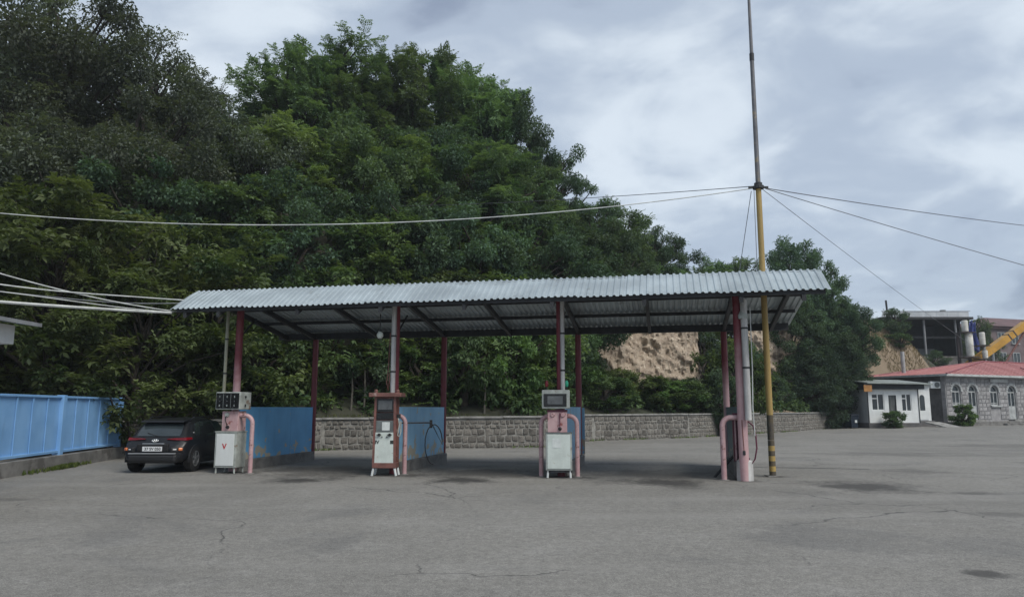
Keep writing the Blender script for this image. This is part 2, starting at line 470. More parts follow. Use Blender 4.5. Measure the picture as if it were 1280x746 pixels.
# asphalt yard
def make_asphalt():
    m, nt, b = mat_new('worn_asphalt')
    oc = objcoord(nt)
    big = noise_n(nt, oc, .13, 5, .55, .6)
    med = noise_n(nt, oc, .9, 6, .6, .3)
    fine = noise_n(nt, oc, 26, 4, .7)
    grit = noise_n(nt, oc, 75, 2, .6)
    c = mixrgb(nt, smooth_range(nt, big, .3, .7), (.156, .150, .136), (.204, .196, .178))
    c = mixrgb(nt, mth(nt, 'MULTIPLY', smooth_range(nt, med, .45, .75), .5), c, (.245, .238, .222))
    c = mixrgb(nt, mth(nt, 'MULTIPLY', smooth_range(nt, noise_n(nt, oc, .33, 7, .65, .8), .52, .66), .6), c, (.118, .116, .111))
    gr = mth(nt, 'ADD', mth(nt, 'MULTIPLY', smooth_range(nt, fine, .34, .66), .42), mth(nt, 'MULTIPLY', smooth_range(nt, noise_n(nt, oc, 8, 5, .72), .32, .68), .36))
    g = mth(nt, 'ADD', gr, .60)
    c = mixrgb(nt, 1.0, c, N(nt, 'ShaderNodeCombineColor', {0: g, 1: g, 2: g}).outputs[0], 'MULTIPLY')
    c = mixrgb(nt, mth(nt, 'MULTIPLY', smooth_range(nt, grit, .56, .66), .6), c, (.40, .39, .37))
    c = mixrgb(nt, mth(nt, 'MULTIPLY', smooth_range(nt, grit, .43, .33), .7), c, (.06, .06, .06))
    chip = nt.nodes.new('ShaderNodeTexVoronoi'); chip.inputs['Scale'].default_value = 1.6
    nt.links.new(oc, chip.inputs['Vector'])
    c = mixrgb(nt, mth(nt, 'MULTIPLY', smooth_range(nt, chip.outputs['Distance'], .030, .018), smooth_range(nt, noise_n(nt, oc, .7, 2), .55, .6)), c, (.52, .50, .47))
    # worn pale streaks from tyres
    mp = nt.nodes.new('ShaderNodeMapping'); mp.inputs['Scale'].default_value = (.06, .9, 1); mp.inputs['Rotation'].default_value = (0, 0, .2)
    nt.links.new(oc, mp.inputs[0])
    tr = smooth_range(nt, noise_n(nt, mp.outputs[0], .8, 4, .5), .52, .72)
    c = mixrgb(nt, mth(nt, 'MULTIPLY', tr, .35), c, (.26, .252, .234))
    # cracks
    warp = N(nt, 'ShaderNodeVectorMath', operation='MULTIPLY_ADD')
    nz = nt.nodes.new('ShaderNodeTexNoise'); nz.inputs['Scale'].default_value = 1.2; nz.inputs['Detail'].default_value = 5
    nt.links.new(oc, nz.inputs['Vector'])
    nt.links.new(nz.outputs['Color'], warp.inputs[0]); warp.inputs[1].default_value = (1.2, 1.2, 0); nt.links.new(oc, warp.inputs[2])
    vo = nt.nodes.new('ShaderNodeTexVoronoi'); vo.feature = 'DISTANCE_TO_EDGE'; vo.inputs['Scale'].default_value = .21
    nt.links.new(warp.outputs[0], vo.inputs['Vector'])
    cm = mth(nt, 'MULTIPLY', smooth_range(nt, vo.outputs['Distance'], .004, .001), smooth_range(nt, noise_n(nt, oc, .25, 3), .45, .58))
    c = mixrgb(nt, mth(nt, 'MULTIPLY', cm, .7), c, (.045, .044, .043))
    # oil spots, tar patches, and contact shade painted at the pump bases and under canopy
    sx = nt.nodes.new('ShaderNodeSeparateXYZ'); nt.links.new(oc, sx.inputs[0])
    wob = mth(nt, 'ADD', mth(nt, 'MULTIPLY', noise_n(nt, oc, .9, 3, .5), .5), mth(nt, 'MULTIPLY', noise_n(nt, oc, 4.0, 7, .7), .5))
    stains_and_shade = [(-4.9, 17.3, 1.0, .75, .95), (-1.1, 17.25, 1.0, .85, .95), (3.1, 16.7, 1.1, 1.0, .95), (3.5, 15.6, .5, .5, .4), (7.3, 15.8, 1.3, 1.4, .85),
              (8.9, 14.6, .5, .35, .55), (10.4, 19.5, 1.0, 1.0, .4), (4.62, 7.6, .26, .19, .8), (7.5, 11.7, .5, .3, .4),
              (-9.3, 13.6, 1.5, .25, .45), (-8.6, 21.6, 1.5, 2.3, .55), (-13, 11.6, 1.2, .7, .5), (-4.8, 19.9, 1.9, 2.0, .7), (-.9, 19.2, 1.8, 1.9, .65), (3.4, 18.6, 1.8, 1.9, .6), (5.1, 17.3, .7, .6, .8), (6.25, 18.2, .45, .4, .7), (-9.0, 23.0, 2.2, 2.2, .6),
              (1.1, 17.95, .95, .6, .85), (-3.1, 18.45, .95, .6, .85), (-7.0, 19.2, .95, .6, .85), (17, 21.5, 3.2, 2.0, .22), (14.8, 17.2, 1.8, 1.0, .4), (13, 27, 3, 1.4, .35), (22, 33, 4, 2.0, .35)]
    for x, y, rx, ry, amt in stains_and_shade:
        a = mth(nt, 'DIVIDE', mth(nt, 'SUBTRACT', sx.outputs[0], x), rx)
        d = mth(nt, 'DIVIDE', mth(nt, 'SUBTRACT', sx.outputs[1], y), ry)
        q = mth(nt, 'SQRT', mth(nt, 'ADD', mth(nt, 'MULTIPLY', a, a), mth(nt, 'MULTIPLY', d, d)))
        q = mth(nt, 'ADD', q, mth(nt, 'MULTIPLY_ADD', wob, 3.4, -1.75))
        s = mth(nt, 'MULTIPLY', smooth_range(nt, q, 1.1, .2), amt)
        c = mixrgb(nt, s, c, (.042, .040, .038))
    nt.links.new(c, b.inputs['Base Color'])
    b.inputs['Roughness'].default_value = .85
    b.inputs['Specular IOR Level'].default_value = .35
    h = mth(nt, 'ADD', mth(nt, 'MULTIPLY', fine, .6), mth(nt, 'MULTIPLY', grit, .4))
    h = mth(nt, 'SUBTRACT', h, mth(nt, 'MULTIPLY', cm, 1.5))
    bump(nt, b, h, .5, .012)
    return m
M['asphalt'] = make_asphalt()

def M_paint():
    m, nt, b = mat_new('black_car_paint')
    oc = objcoord(nt)
    nt.links.new(mixrgb(nt, noise_n(nt, oc, 4), (.006, .007, .009), (.012, .013, .016)), b.inputs['Base Color'])
    b.inputs['Roughness'].default_value = .45
    b.inputs['Specular IOR Level'].default_value = .25
    b.inputs['Coat Weight'].default_value = .22
    b.inputs['Coat Roughness'].default_value = .18
    return m
M['car'] = M_paint()
M['cladding'] = mat('grey_black_cladding', (.012, .013, .015), .6, 0, .2, 6)
M['chrome'] = mat('satin_chrome', (.55, .57, .58), .3, .8, .1, 5)
M['lamp_red'] = mat('red_lens', (.17, .006, .012), .2, 0, .2, 8)
M['lamp_orange'] = mat('orange_lens', (.70, .20, .07), .2, 0, .2, 8)
M['lamp_clear'] = mat('clear_lens', (.70, .70, .70), .2, 0, .2, 8)
M['plate'] = mat('plate_white', (.70, .71, .72), .45, 0, .08, 8)
M['tyre'] = mat('tyre_rubber', (.014, .014, .015), .8, 0, .3, 6)
M['rim'] = mat('alloy_rim', (.36, .37, .38), .35, .7, .2, 5)
M['green_lens'] = mat('green_lens', (.02, .38, .22), .25, 0, .2, 8)
M['bulb'] = mat('frosted_bulb', (.62, .66, .60), .3, 0, .1, 8)

def sstep(a, b, x):
    t = np.clip((np.asarray(x, float) - a) / (b - a), 0, 1)
    return t * t * (3 - 2 * t)

# ================================================================== GROUND
def gz(x, y):
    return .28 * float(sstep(18, 36, x)) * float(sstep(30, 52, y))

def build_ground():
    xs = np.concatenate([[-600, -300, -150, -80, -50], np.arange(-40, 60.1, 2.0), [75, 95, 130, 200, 350, 600]])
    ys = np.concatenate([[-60, -30, -15], np.arange(-6, 90.1, 2.0), [110, 150, 220, 350, 600, 1200]])
    mb = MB()
    for y in ys:
        for x in xs:
            mb.v.append((x, y, gz(x, y)))
    nx = len(xs)
    for j in range(len(ys) - 1):
        for i in range(nx - 1):
            mb.f.append((j * nx + i, j * nx + i + 1, (j + 1) * nx + i + 1, (j + 1) * nx + i))
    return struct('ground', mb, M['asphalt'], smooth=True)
build_ground()

# ------------------------------------------------------------------ hill behind the retaining wall
WALL = [(-13.4, 25.1), (-7.4, 29.2), (1.36, 31.6), (4.0, 37.8), (9.8, 41.9), (16.25, 49.4), (26.3, 60.0)]
HLINE = np.array([(-60, 16.0), (-30, 20.0)] + WALL + [(29.5, 66), (35, 69.5), (47, 74.5), (62, 86), (90, 100), (140, 120)], float)

def hill_d(P):
    """signed distance of points behind the wall line (positive = uphill)"""
    best = np.full(len(P), 1e9); sgn = np.ones(len(P))
    for a, b in zip(HLINE[:-1], HLINE[1:]):
        d = b - a; L = d @ d
        t = np.clip(((P - a) @ d) / L, 0, 1)
        q = a + t[:, None] * d
        r = P - q
        ds = np.hypot(r[:, 0], r[:, 1])
        s = np.sign(d[0] * (P[:, 1] - a[1]) - d[1] * (P[:, 0] - a[0]))
        up = ds < best
        best = np.where(up, ds, best); sgn = np.where(up, s, sgn)
    return best * sgn

def fbm(x, y, sc=1.0, seed=0.0):
    return mnoise.fractal(Vector((x * sc, y * sc, seed)), .9, 2.0, 4)

def hill_z_arr(P, rough=True):
    d = hill_d(P)
    X = P[:, 0]
    cap = np.interp(X, [-60, -30, -8, 2, 8, 16, 24, 32, 38, 42, 45, 48, 51, 90], [18, 17, 15.5, 11.5, 8.4, 7.2, 7.2, 9.5, 13.6, 13.4, 10.8, 8.0, 7.0, 7.0])
    base = np.interp(d, [-1, 0, 2.5, 5.5, 9, 16, 30], [0, .0, .07, .58, .76, .88, 1.0])
    z = 1.15 + base * (cap - 1.15)
    if rough:
        n = np.array([fbm(px, py, .16, 3.1) for px, py in P])
        z = z + n * np.clip(d / 4, 0, 1) * .7
    return z, d

def hz(x, y):
    return float(hill_z_arr(np.array([[x, y]], float))[0][0])

def build_hill():
    xs = np.concatenate([np.arange(-58, -30, 3.0), np.arange(-30, 62, 1.25), np.arange(62, 140, 6.0)])
    dd = np.concatenate([[0.35], np.arange(1.2, 14, .9), np.arange(14, 34, 2.5), [40, 50, 70]])
    # rows offset from the wall line, so the sheet starts exactly behind the wall
    seg = HLINE[1:] - HLINE[:-1]
    ln = np.hypot(seg[:, 0], seg[:, 1]); cum = np.concatenate([[0], np.cumsum(ln)])
    s_vals = np.arange(6, cum[-1] - 4, 1.2)
    pts = np.stack([np.interp(s_vals, cum, HLINE[:, 0]), np.interp(s_vals, cum, HLINE[:, 1])], 1)
    tang = np.gradient(pts, axis=0)
    for _ in range(10):
        tang = np.vstack([tang[:1], (tang[:-2] + tang[1:-1] * 2 + tang[2:]) / 4, tang[-1:]])
    tang /= np.linalg.norm(tang, axis=1)[:, None]
    nrm = np.stack([-tang[:, 1], tang[:, 0]], 1)
    mb = MB()
    for q in dd:
        # far rows use an increasingly smoothed direction (up and away from the yard)
        w = min(1, q / 30)
        dirv = nrm * (1 - w) + np.array([-.45, .89]) * w
        dirv /= np.linalg.norm(dirv, axis=1)[:, None]
        P = pts + dirv * q
        z, d = hill_z_arr(P)
        if q < .5: z = np.full(len(P), 1.1)
        for p, zz in zip(P, z): mb.v.append((p[0], p[1], float(zz)))
    nx = len(s_vals)
    for j in range(len(dd) - 1):
        for i in range(nx - 1):
            mb.f.append((j * nx + i, j * nx + i + 1, (j + 1) * nx + i + 1, (j + 1) * nx + i))
    # skirt down to the ground along the front edge
    o = len(mb.v)
    for i in range(nx):
        x, y, z = mb.v[i]; mb.v.append((x, y, -.2))
    for i in range(nx - 1):
        mb.f.append((i, o + i, o + i + 1, i + 1))
    return struct('hill', mb, M['soil'], smooth=True)
build_hill()

# ------------------------------------------------------------------ exposed clay faces
def clay_patch(name, x0, x1, y_at, z0, z1, lean, seed, outline):
    """a steep rough face; y_at(x) is the depth of its foot, lean its run per metre of rise"""
    mb = MB(); nx, nz = 130, 96
    for j in range(nz + 1):
        v = j / nz
        for i in range(nx + 1):
            u = i / nx
            x = x0 + (x1 - x0) * u; z = z0 + (z1 - z0) * v
            edge = outline(u, v)
            n = mnoise.fractal(Vector((x * .55, z * .55, seed)), .7, 2.1, 8) * .55 + abs(mnoise.noise(Vector((x * 3.1, z * 1.6, seed)))) * .24
            rid = abs(mnoise.noise(Vector((x * 1.6, z * .5, seed + 4)))) * .45
            y = y_at(x) + (z - z0) * lean - n - rid + edge * 2.2
            mb.v.append((x, y, z))
    w = nx + 1
    for j in range(nz):
        for i in range(nx):
            mb.f.append((j * w + i, j * w + i + 1, (j + 1) * w + i + 1, (j + 1) * w + i))
    return struct(name, mb, M['clay'], smooth=True)
def ell(u, v):
    q = math.hypot((u - .5) / .5, (v - .62) / .62)
    return max(0, q - .8) * 1.6
clay_patch('clay_bank', 2.6, 12.2, lambda x: 43.0 + (x - 5) * .42, 1.6, 9.0, .42, 2.0, ell)
clay_patch('clay_bank', 18.5, 26.5, lambda x: 57.0 + (x - 20) * .55, 2.5, 10.2, .4, 7.0, ell)

# ================================================================== STONE RETAINING WALL
def build_wall():
    t = thing('stone_wall', 'low grey rubble stone retaining wall at the foot of the wooded hill', 'wall')
    Hs = [1.14, 1.16, 1.22, 1.25, 1.25, 1.25, 1.25]
    # stone variants: 18 triangles each, unit size, front towards -y
    variants = []
    for k in range(14):
        mb = MB()
        def j(a): return random.uniform(-a, a)
        n = 4
        cor = [(-.5, -.5), (.5, -.5), (.5, .5), (-.5, .5)]
        back = [(x + j(.02), 0.5, z + j(.02)) for x, z in cor]
        mid = [(x * .94 + j(.09), -.18 + j(.12), z * .90 + j(.13)) for x, z in cor]
        front = [(x * .70 + j(.12), -.5 + j(.2), z * .62 + j(.14)) for x, z in cor]
        mb.v = back + mid + front
        for i in range(4):
            k2 = (i + 1) % 4
            mb.f.append((i, k2, 4 + k2, 4 + i)); mb.f.append((4 + i, 4 + k2, 8 + k2, 8 + i))
        mb.f.append((8, 9, 10, 11))
        me = mb.mesh('stone'); me.materials.append(M['stone'])
        variants.append(me)
    stones = []
    core = MB(); cop = MB()
    for si, (a, b) in enumerate(zip(WALL[:-1], WALL[1:])):
        a = Vector((*a, 0)); b = Vector((*b, 0)); d = (b - a); L = d.length; d.normalize()
        ang = math.atan2(d.y, d.x)
        nrm = Vector((d.y, -d.x, 0))        # towards the yard
        h0, h1 = Hs[si], Hs[si + 1]
        # mortar core and coping
        th = .38
        pts = []
        for p, hh in ((a - d * .02, h0), (b + d * .02, h1)):
            g = gz(p.x, p.y) - .15
            pts += [p + nrm * .0 + Vector((0, 0, g)), p - nrm * th + Vector((0, 0, g)), p - nrm * th + Vector((0, 0, hh)), p + Vector((0, 0, hh))]
        core.add(pts, [(0, 1, 2, 3), (7, 6, 5, 4), (0, 4, 5, 1), (1, 5, 6, 2), (2, 6, 7, 3), (3, 7, 4, 0)])
        nseg = max(1, int(L / 1.6))
        for q in range(nseg):
            s0 = L * q / nseg + .006; s1 = L * (q + 1) / nseg - .006
            c = a + d * ((s0 + s1) / 2)
            hh = h0 + (h1 - h0) * (q + .5) / nseg
            cop.box((c.x - nrm.x * .16, c.y - nrm.y * .16, hh + .045 + random.uniform(-.008, .008)), (s1 - s0, .48, .08), .012, (0, 0, ang))
        z = .02
        row = 0
        while z < min(h0, h1) - .06:
            rh = random.choice([.16, .2, .24, .29])
            if z + rh > min(h0, h1) - .05: rh = min(h0, h1) - z - .01
            if rh < .1: break
            s = random.uniform(0, .25)
            while s < L - .05:
                w = random.uniform(.15, .34) if rh < .24 else random.uniform(.2, .42)
                w = min(w, L - s)
                if w > .1:
                    zz = z + rh / 2 + random.uniform(-.012, .012)
                    p = a + d * (s + w / 2)
                    stones.append(((p.x, p.y, zz + gz(p.x, p.y)), ang, w - random.uniform(.025, .05), rh - random.uniform(.02, .06), random.uniform(.05, .085), random.randrange(14), si))
                s += w
            z += rh; row += 1
    link('mortar_core', core, M['mortar'], t)
    link('coping', cop, M['concrete_light'], t)
    vis = [s for s in stones if s[6] in (1, 2, 3, 4, 5) and not (s[6] == 2)]
    # what shows largest: nearest first
    order = sorted(stones, key=lambda s: (s[6] in (0, 2), s[0][1]))
    for s in order[:300]:
        o = bpy.data.objects.new('stone', variants[s[5]]); COL.objects.link(o)
        o.parent = t; o.location = s[0]; o.rotation_euler = (random.uniform(-.03, .03), random.uniform(-.10, .10), s[1])
        o.scale = (s[2], s[4], s[3])
    rest = MB()
    for s in order[300:]:
        me = variants[s[5]]
        m = Matrix.Translation(s[0]) @ Matrix.Rotation(s[1], 4, 'Z') @ Matrix.Diagonal((s[2], s[4], s[3], 1))
        rest.add([m @ v.co for v in me.vertices], [tuple(p.vertices) for p in me.polygons])
    m2 = M['stone'].copy(); m2.name = 'wall_stone_far'
    r = link('stone_rows', rest, m2, t); r['kind'] = 'stuff'
build_wall()

# ================================================================== BLUE FENCE
def build_fence():
    A = Vector((-13.02, 24.95, 0)); B = Vector((-12.02, 18.0, 0)); d = (B - A).normalized()
    L = 10.4
    t = thing('blue_fence', 'light blue sheet metal fence on a concrete base at the left edge', 'fence', A, math.atan2(d.y, d.x))
    top, b0 = 1.95, .36
    link('concrete_base', MB().box((L / 2, .02, b0 / 2 - .05), (L, .3, b0 + .1), .015), M['concrete'], t)
    link('top_rail', MB().box((L / 2, -.005, top - .03), (L, .1, .06), .008), M['blue_fence'], t)
    link('bottom_rail', MB().box((L / 2, .005, b0 + .09), (L, .09, .07), .008), M['blue_fence'], t)
    posts = [0.06, 4.35, 8.6]
    ribs = [.95, 1.75, 2.6, 3.45, 5.2, 6.0, 6.8, 7.65, 9.4, 10.2]
    for p in posts:
        link('post', MB().box((p, -.01, (top + b0) / 2 - .06), (.13 if p < 1 else .21, .2, top - b0 + .16), .012), M['blue_fence'], t)
    edges = sorted(posts + ribs)
    for p in ribs:
        link('rib', MB().box((p, .012, (top + b0) / 2), (.05, .03, top - b0 - .12)), M['blue_fence'], t)
    for a, b in zip(edges[:-1], edges[1:]):
        # slightly buckled sheet
        mb = MB(); nx, nz = 5, 7
        for side in (0, 1):
            for j in range(nz + 1):
                for i in range(nx + 1):
                    x = a + (b - a) * i / nx; z = b0 + .05 + (top - b0 - .1) * j / nz
                    y = -.012 + .02 * mnoise.noise(Vector((x * 1.3, z * 1.3, 5))) * (0 < i < nx)
                    mb.v.append((x, y + side * -.006, z))
        w = nx + 1; o = (nz + 1) * w
        for j in range(nz):
            for i in range(nx):
                q = (j * w + i, j * w + i + 1, (j + 1) * w + i + 1, (j + 1) * w + i)
                mb.f.append(q); mb.f.append(tuple(o + k for k in reversed(q)))
        me = bpy.data.meshes.new('panel'); me.from_pydata(mb.v, [], mb.f)
        me.polygons.foreach_set('use_smooth', [True] * len(me.polygons))
        link('panel', me, M['blue_fence'], t)
    # the yard side is local +y or -y depending on direction; keep the ribs on the yard side
    return t
build_fence()

# ================================================================== FUEL CANOPY
CA = 0.2041
CU = Vector((math.cos(CA), -math.sin(CA), 0)); CW = Vector((math.sin(CA), math.cos(CA), 0))
CP = Vector((5.238, 17.09, 0))
def cp(s, d, z=0.0):
    return CP + CU * s + CW * d + Vector((0, 0, z))
S_L, S_R = -14.1, 1.875
D_E, D_R, D_B = -1.083, -.09, 4.47
Z_E, Z_R, Z_B = 4.05, 4.68, 3.96
FRONT = [(-12.757, 0.0), (-8.40, .12), (-4.20, .33), (0.0, 0.0)]
BACK = [(-12.757, 4.42), (-8.427, 4.42), (-4.235, 4.42), (0.0, 4.42)]

canopy = thing('fuel_canopy', 'long open canopy with corrugated metal roof on dark red posts over the fuel pumps', 'canopy', CP, -CA)
def roof_z(d):
    if d < D_R: return Z_E + (Z_R - Z_E) * (d - D_E) / (D_R - D_E)
    return Z_R + (Z_B - Z_R) * (d - D_R) / (D_B - D_R)

def build_roof():
    """each slope is laid in profiled sheets, about one metre wide, lapped by one rib"""
    pitch, dep = .150, .030
    prof = [(0, 0), (.042, 0), (.063, dep), (.105, dep), (.126, 0)]
    def sheet(s0, nrib, d0, d1, lift, skew):
        mb = MB()
        line = []
        for k in range(nrib):
            for x, z in prof: line.append((s0 + k * pitch + x, z))
        line.append((s0 + nrib * pitch, 0)); line.append((s0 + nrib * pitch + .05, 0))
        rows = []
        nd = 3
        for side in (0, -.0025):
            for j in range(nd + 1):
                d = d0 + (d1 - d0) * j / nd
                for x, z in line:
                    mb.v.append((x, d, roof_z(d) + z + lift + side + skew * (j / nd)))
        n = len(line); o = (nd + 1) * n
        for j in range(nd):
            for i in range(n - 1):
                q = (j * n + i, j * n + i + 1, (j + 1) * n + i + 1, (j + 1) * n + i)
                mb.f.append(q); mb.f.append(tuple(o + k for k in reversed(q)))
        for i in range(n - 1):
            mb.f.append((i, o + i, o + i + 1, i + 1)); e = nd * n
            mb.f.append((e + i + 1, o + e + i + 1, o + e + i, e + i))
        me = bpy.data.meshes.new('roof_sheet'); me.from_pydata(mb.v, [], mb.f)
        return me
    total = int((S_R - S_L) / pitch)
    i = 0; k = 0
    while i < total:
        nr = min(7, total - i)
        s0 = S_L + i * pitch
        jit = random.uniform(-.025, .025)
        link('roof_sheet', sheet(s0, nr, D_E + jit, D_R + .05, .07 + .003 * (k % 2), random.uniform(-.006, .006)), M['galv'], canopy)
        link('roof_sheet', sheet(s0, nr, D_R - .03, D_B + .12 + random.uniform(-.03, .03), .045 + .003 * (k % 2), 0), M['galv'], canopy)
        i += nr; k += 1
build_roof()
def build_frame():
    t = canopy
    # ridge, mid and eave purlins
    for d, w, h, nm in ((D_E + .12, .06, .10, 'purlin'), (D_R, .08, .12, 'purlin'), (1.5, .06, .09, 'purlin'), (2.95, .06, .09, 'purlin')):
        link(nm, MB().box(((S_L + S_R) / 2, d, roof_z(d) - .01 - h / 2 + (.03 if d == D_R else .035)), (S_R - S_L - .25, w, h)), M['steel_dark'], t)
    link('eave_beam', MB().box(((S_L + S_R) / 2, D_B - .12, roof_z(D_B - .12) - .07), (S_R - S_L - .2, .10, .20)), M['steel_dark'], t)
    # rafters at each post and between
    ss = []
    for a, b in zip(FRONT[:-1], FRONT[1:]):
        ss += [a[0], (a[0] + b[0]) / 2]
    ss += [0.0, 1.3, -13.7]
    for s in ss:
        mb = MB()
        for da, db in ((D_E + .05, D_R), (D_R, D_B - .05)):
            za, zb = roof_z(da) - .055, roof_z(db) - .055
            w = .045
            vs = [(s + q * w, d, z + hh) for d, z in ((da, za), (db, zb)) for q in (-1, 1) for hh in (0, -.13)]
            mb.add(vs, [(0, 1, 3, 2), (6, 7, 5, 4), (0, 4, 5, 1), (2, 3, 7, 6), (0, 2, 6, 4), (1, 5, 7, 3)])
        link('rafter', mb, M['steel_dark'], t)
    # tie between front and back posts, short braces
    for (s, d) in FRONT:
        link('brace', MB().tube([(s, d, 3.45), (s + .02, d + .75, 4.05)], .025, 8), M['steel_dark'], t)
    for i, (s, d) in enumerate(FRONT):
        zt = roof_z(d) - .12
        m = M['post_fade'] if i in (0,) else (M['post_pink'] if i == 3 else M['post_red'])
        link('post', MB().tube([(s, d, -.05), (s, d, zt)], .095 if i < 3 else .108, 18), m, t, smooth=True)
    for i, (s, d) in enumerate(BACK):
        link('post', MB().tube([(s, d, -.05), (s, d, roof_z(d) - .1)], .088, 16), M['post_red'] if i < 3 else M['post_fade'], t, smooth=True)
    # pale conduits strapped to the front posts, down to the pump heads
    for i, (s, d) in enumerate(FRONT):
        off = [(-.29, -.12), (.0, -.165), (.075, -.16), (.12, -.17)][i]
        zb = [2.03, 1.98, 2.04, 1.35][i]
        rr = [.042, .062, .052, .075][i]
        m = M['conduit_cream'] if i == 0 else M['conduit']
        c = link('conduit', MB().tube([(s + off[0], d + off[1], zb), (s + off[0], d + off[1], roof_z(d + off[1]) - .2 - (.0 if i != 3 else .35))], rr, 12), m, t, smooth=True)
        for z in (2.5, 3.4):
            link('clamp', MB().tube([(s + off[0], d + off[1], z), (s + off[0], d + off[1], z + .04)], rr + .008, 12), M['steel_dark'], c)
    s, d = FRONT[3]
    link('insulator', MB().lathe([(0, 0), (.10, .02), (.11, .1), (.06, .2), (0, .22)], 14, c=(s + .1, d - .16, 3.62)), M['greywhite'], t, smooth=True)
    link('wire', MB().tube([(s + .26, d - .2, 3.9), (s + .25, d - .2, 2.5), (s + .22, d - .2, 1.6), (s + .24, d - .18, 1.0)], .012, 6), M['cable_white'], t)
    s, d = FRONT[1]
    link('wire', MB().tube([(s - .1, d - .15, 3.5), (s - .13, d - .15, 2.6), (s - .17, d - .15, 2.25), (s - .12, d - .16, 2.05), (s - .09, d - .17, 2.25), (s - .1, d - .15, 2.5)], .012, 6), M['rustred'], t)
    # concrete collar of the rightmost front post
    link('post_collar', MB().lathe([(0, 0), (.19, 0), (.18, .42), (.13, .47), (0, .47)], 16, c=(FRONT[3][0] + .02, .1, 0)), M['conduit'], t, smooth=True)
build_frame()

# bare bulb lamp under the canopy
lp = thing('bulb_lamp', 'small round bulb lamp hanging under the canopy beside the second front post', 'lamp', cp(-8.75, -.1, 3.44))
link('globe', MB().lathe([(0, -.09), (.05, -.075), (.085, -.02), (.085, .03), (.05, .085), (.03, .1), (0, .1)], 14), M['bulb'], lp, smooth=True)
link('cap', MB().lathe([(0, .16), (.035, .16), (.04, .09), (.03, .085)], 10), M['steel_dark'], lp, smooth=True)
link('stem', MB().tube([(0, 0, .14), (0, 0, .55)], .012, 6), M['steel_dark'], lp)

# ------------------------------------------------------------------ partitions between the bays
PART_LBL = ['deep blue partition screen beside the leftmost pump, nearest the parked car',
            'pale blue partition screen with peeling beige patches behind the tall rust red pump',
            'narrow pale blue partition screen behind the pump with two pink pipe guards',
            'dark teal partition screen seen edge-on beside the rightmost canopy post']
for i in range(4):
    (s0, d0), (s1, d1) = FRONT[i], BACK[i]
    L = d1 - d0 - .18
    t = thing('partition_screen', PART_LBL[i], 'partition', cp(s0, d0 + .12), -CA, 'screens between the fuel bays')
    m = [M['blue_part'], M['blue_part_pale'], M['blue_part_pale'], M['teal_part']][i]
    link('concrete_base', MB().box((0, L / 2, .10), (.26, L, .34), .02), M['concrete'], t)
    n = 3
    for k in range(n):
        a, b = L * k / n + .002, L * (k + 1) / n - .002
        link('panel', MB().box((random.uniform(-.003, .003), (a + b) / 2, .95), (.045, b - a, 1.36), .004), m, t)
    link('edge_strip', MB().box((0, L / 2, 1.637), (.06, L, .02)), m, t)
    if i == 2:
        link('end_plate', MB().box((.0, L + .19, .95), (.24, .02, 1.36), .005), m, t)

# ------------------------------------------------------------------ pink pipe guards
def guard(x, y, dirx, diry, reach, label, h=1.43, r=.056):
    d = Vector((dirx, diry, 0)).normalized()
    br = .2
    pts = [Vector((x, y, -.03)), Vector((x, y, .7)), Vector((x, y, h - br))]
    for k in range(1, 8):
        q = math.pi / 2 * k / 7
        pts.append(Vector((x, y, h - br)) + d * (br * (1 - math.cos(q))) + Vector((0, 0, br * math.sin(q))))
    pts.append(Vector((x, y, h)) + d * reach)
    t = thing('pipe_guard', label, 'pipe guard', (x, y, 0), 0, 'bent pink pipes guarding the pumps')
    pts = [p - Vector((x, y, 0)) for p in pts]
    link('pipe', MB().tube(pts, r, 14), M['pink_pipe'], t, smooth=True)
    link('floor_flange', MB().lathe([(0, .018), (r + .05, .015), (r + .055, 0)], 14), M['concrete'], t)
    return t
guard(-6.56, 19.0, -1, .2, .42, 'bent pink pipe guard to the right of the white pump marked V')
guard(-2.66, 18.75, -1, .2, .30, 'bent pink pipe guard to the right of the tall rust red pump')
guard(.70, 18.1, 1, -.2, .26, 'left of the two bent pink pipe guards flanking one pump')
guard(1.56, 18.05, -1, .2, .30, 'right of the two bent pink pipe guards flanking one pump')
guard(4.82, 17.25, 1, -.05, .42, 'bent pink pipe guard left of the rightmost front canopy post', 1.40, .062)

# ================================================================== FUEL PUMPS
def pump_legs(t, w, d, z, mat_, spread=.0, r=.022):
    for x in (-1, 1):
        for y in (0, 1):
            yy = .04 + y * (d - .08)
            link('leg', MB().tube([(x * (w / 2 - .04 + spread), yy, 0), (x * (w / 2 - .05), yy, z + .02)], r, 8), mat_, t)

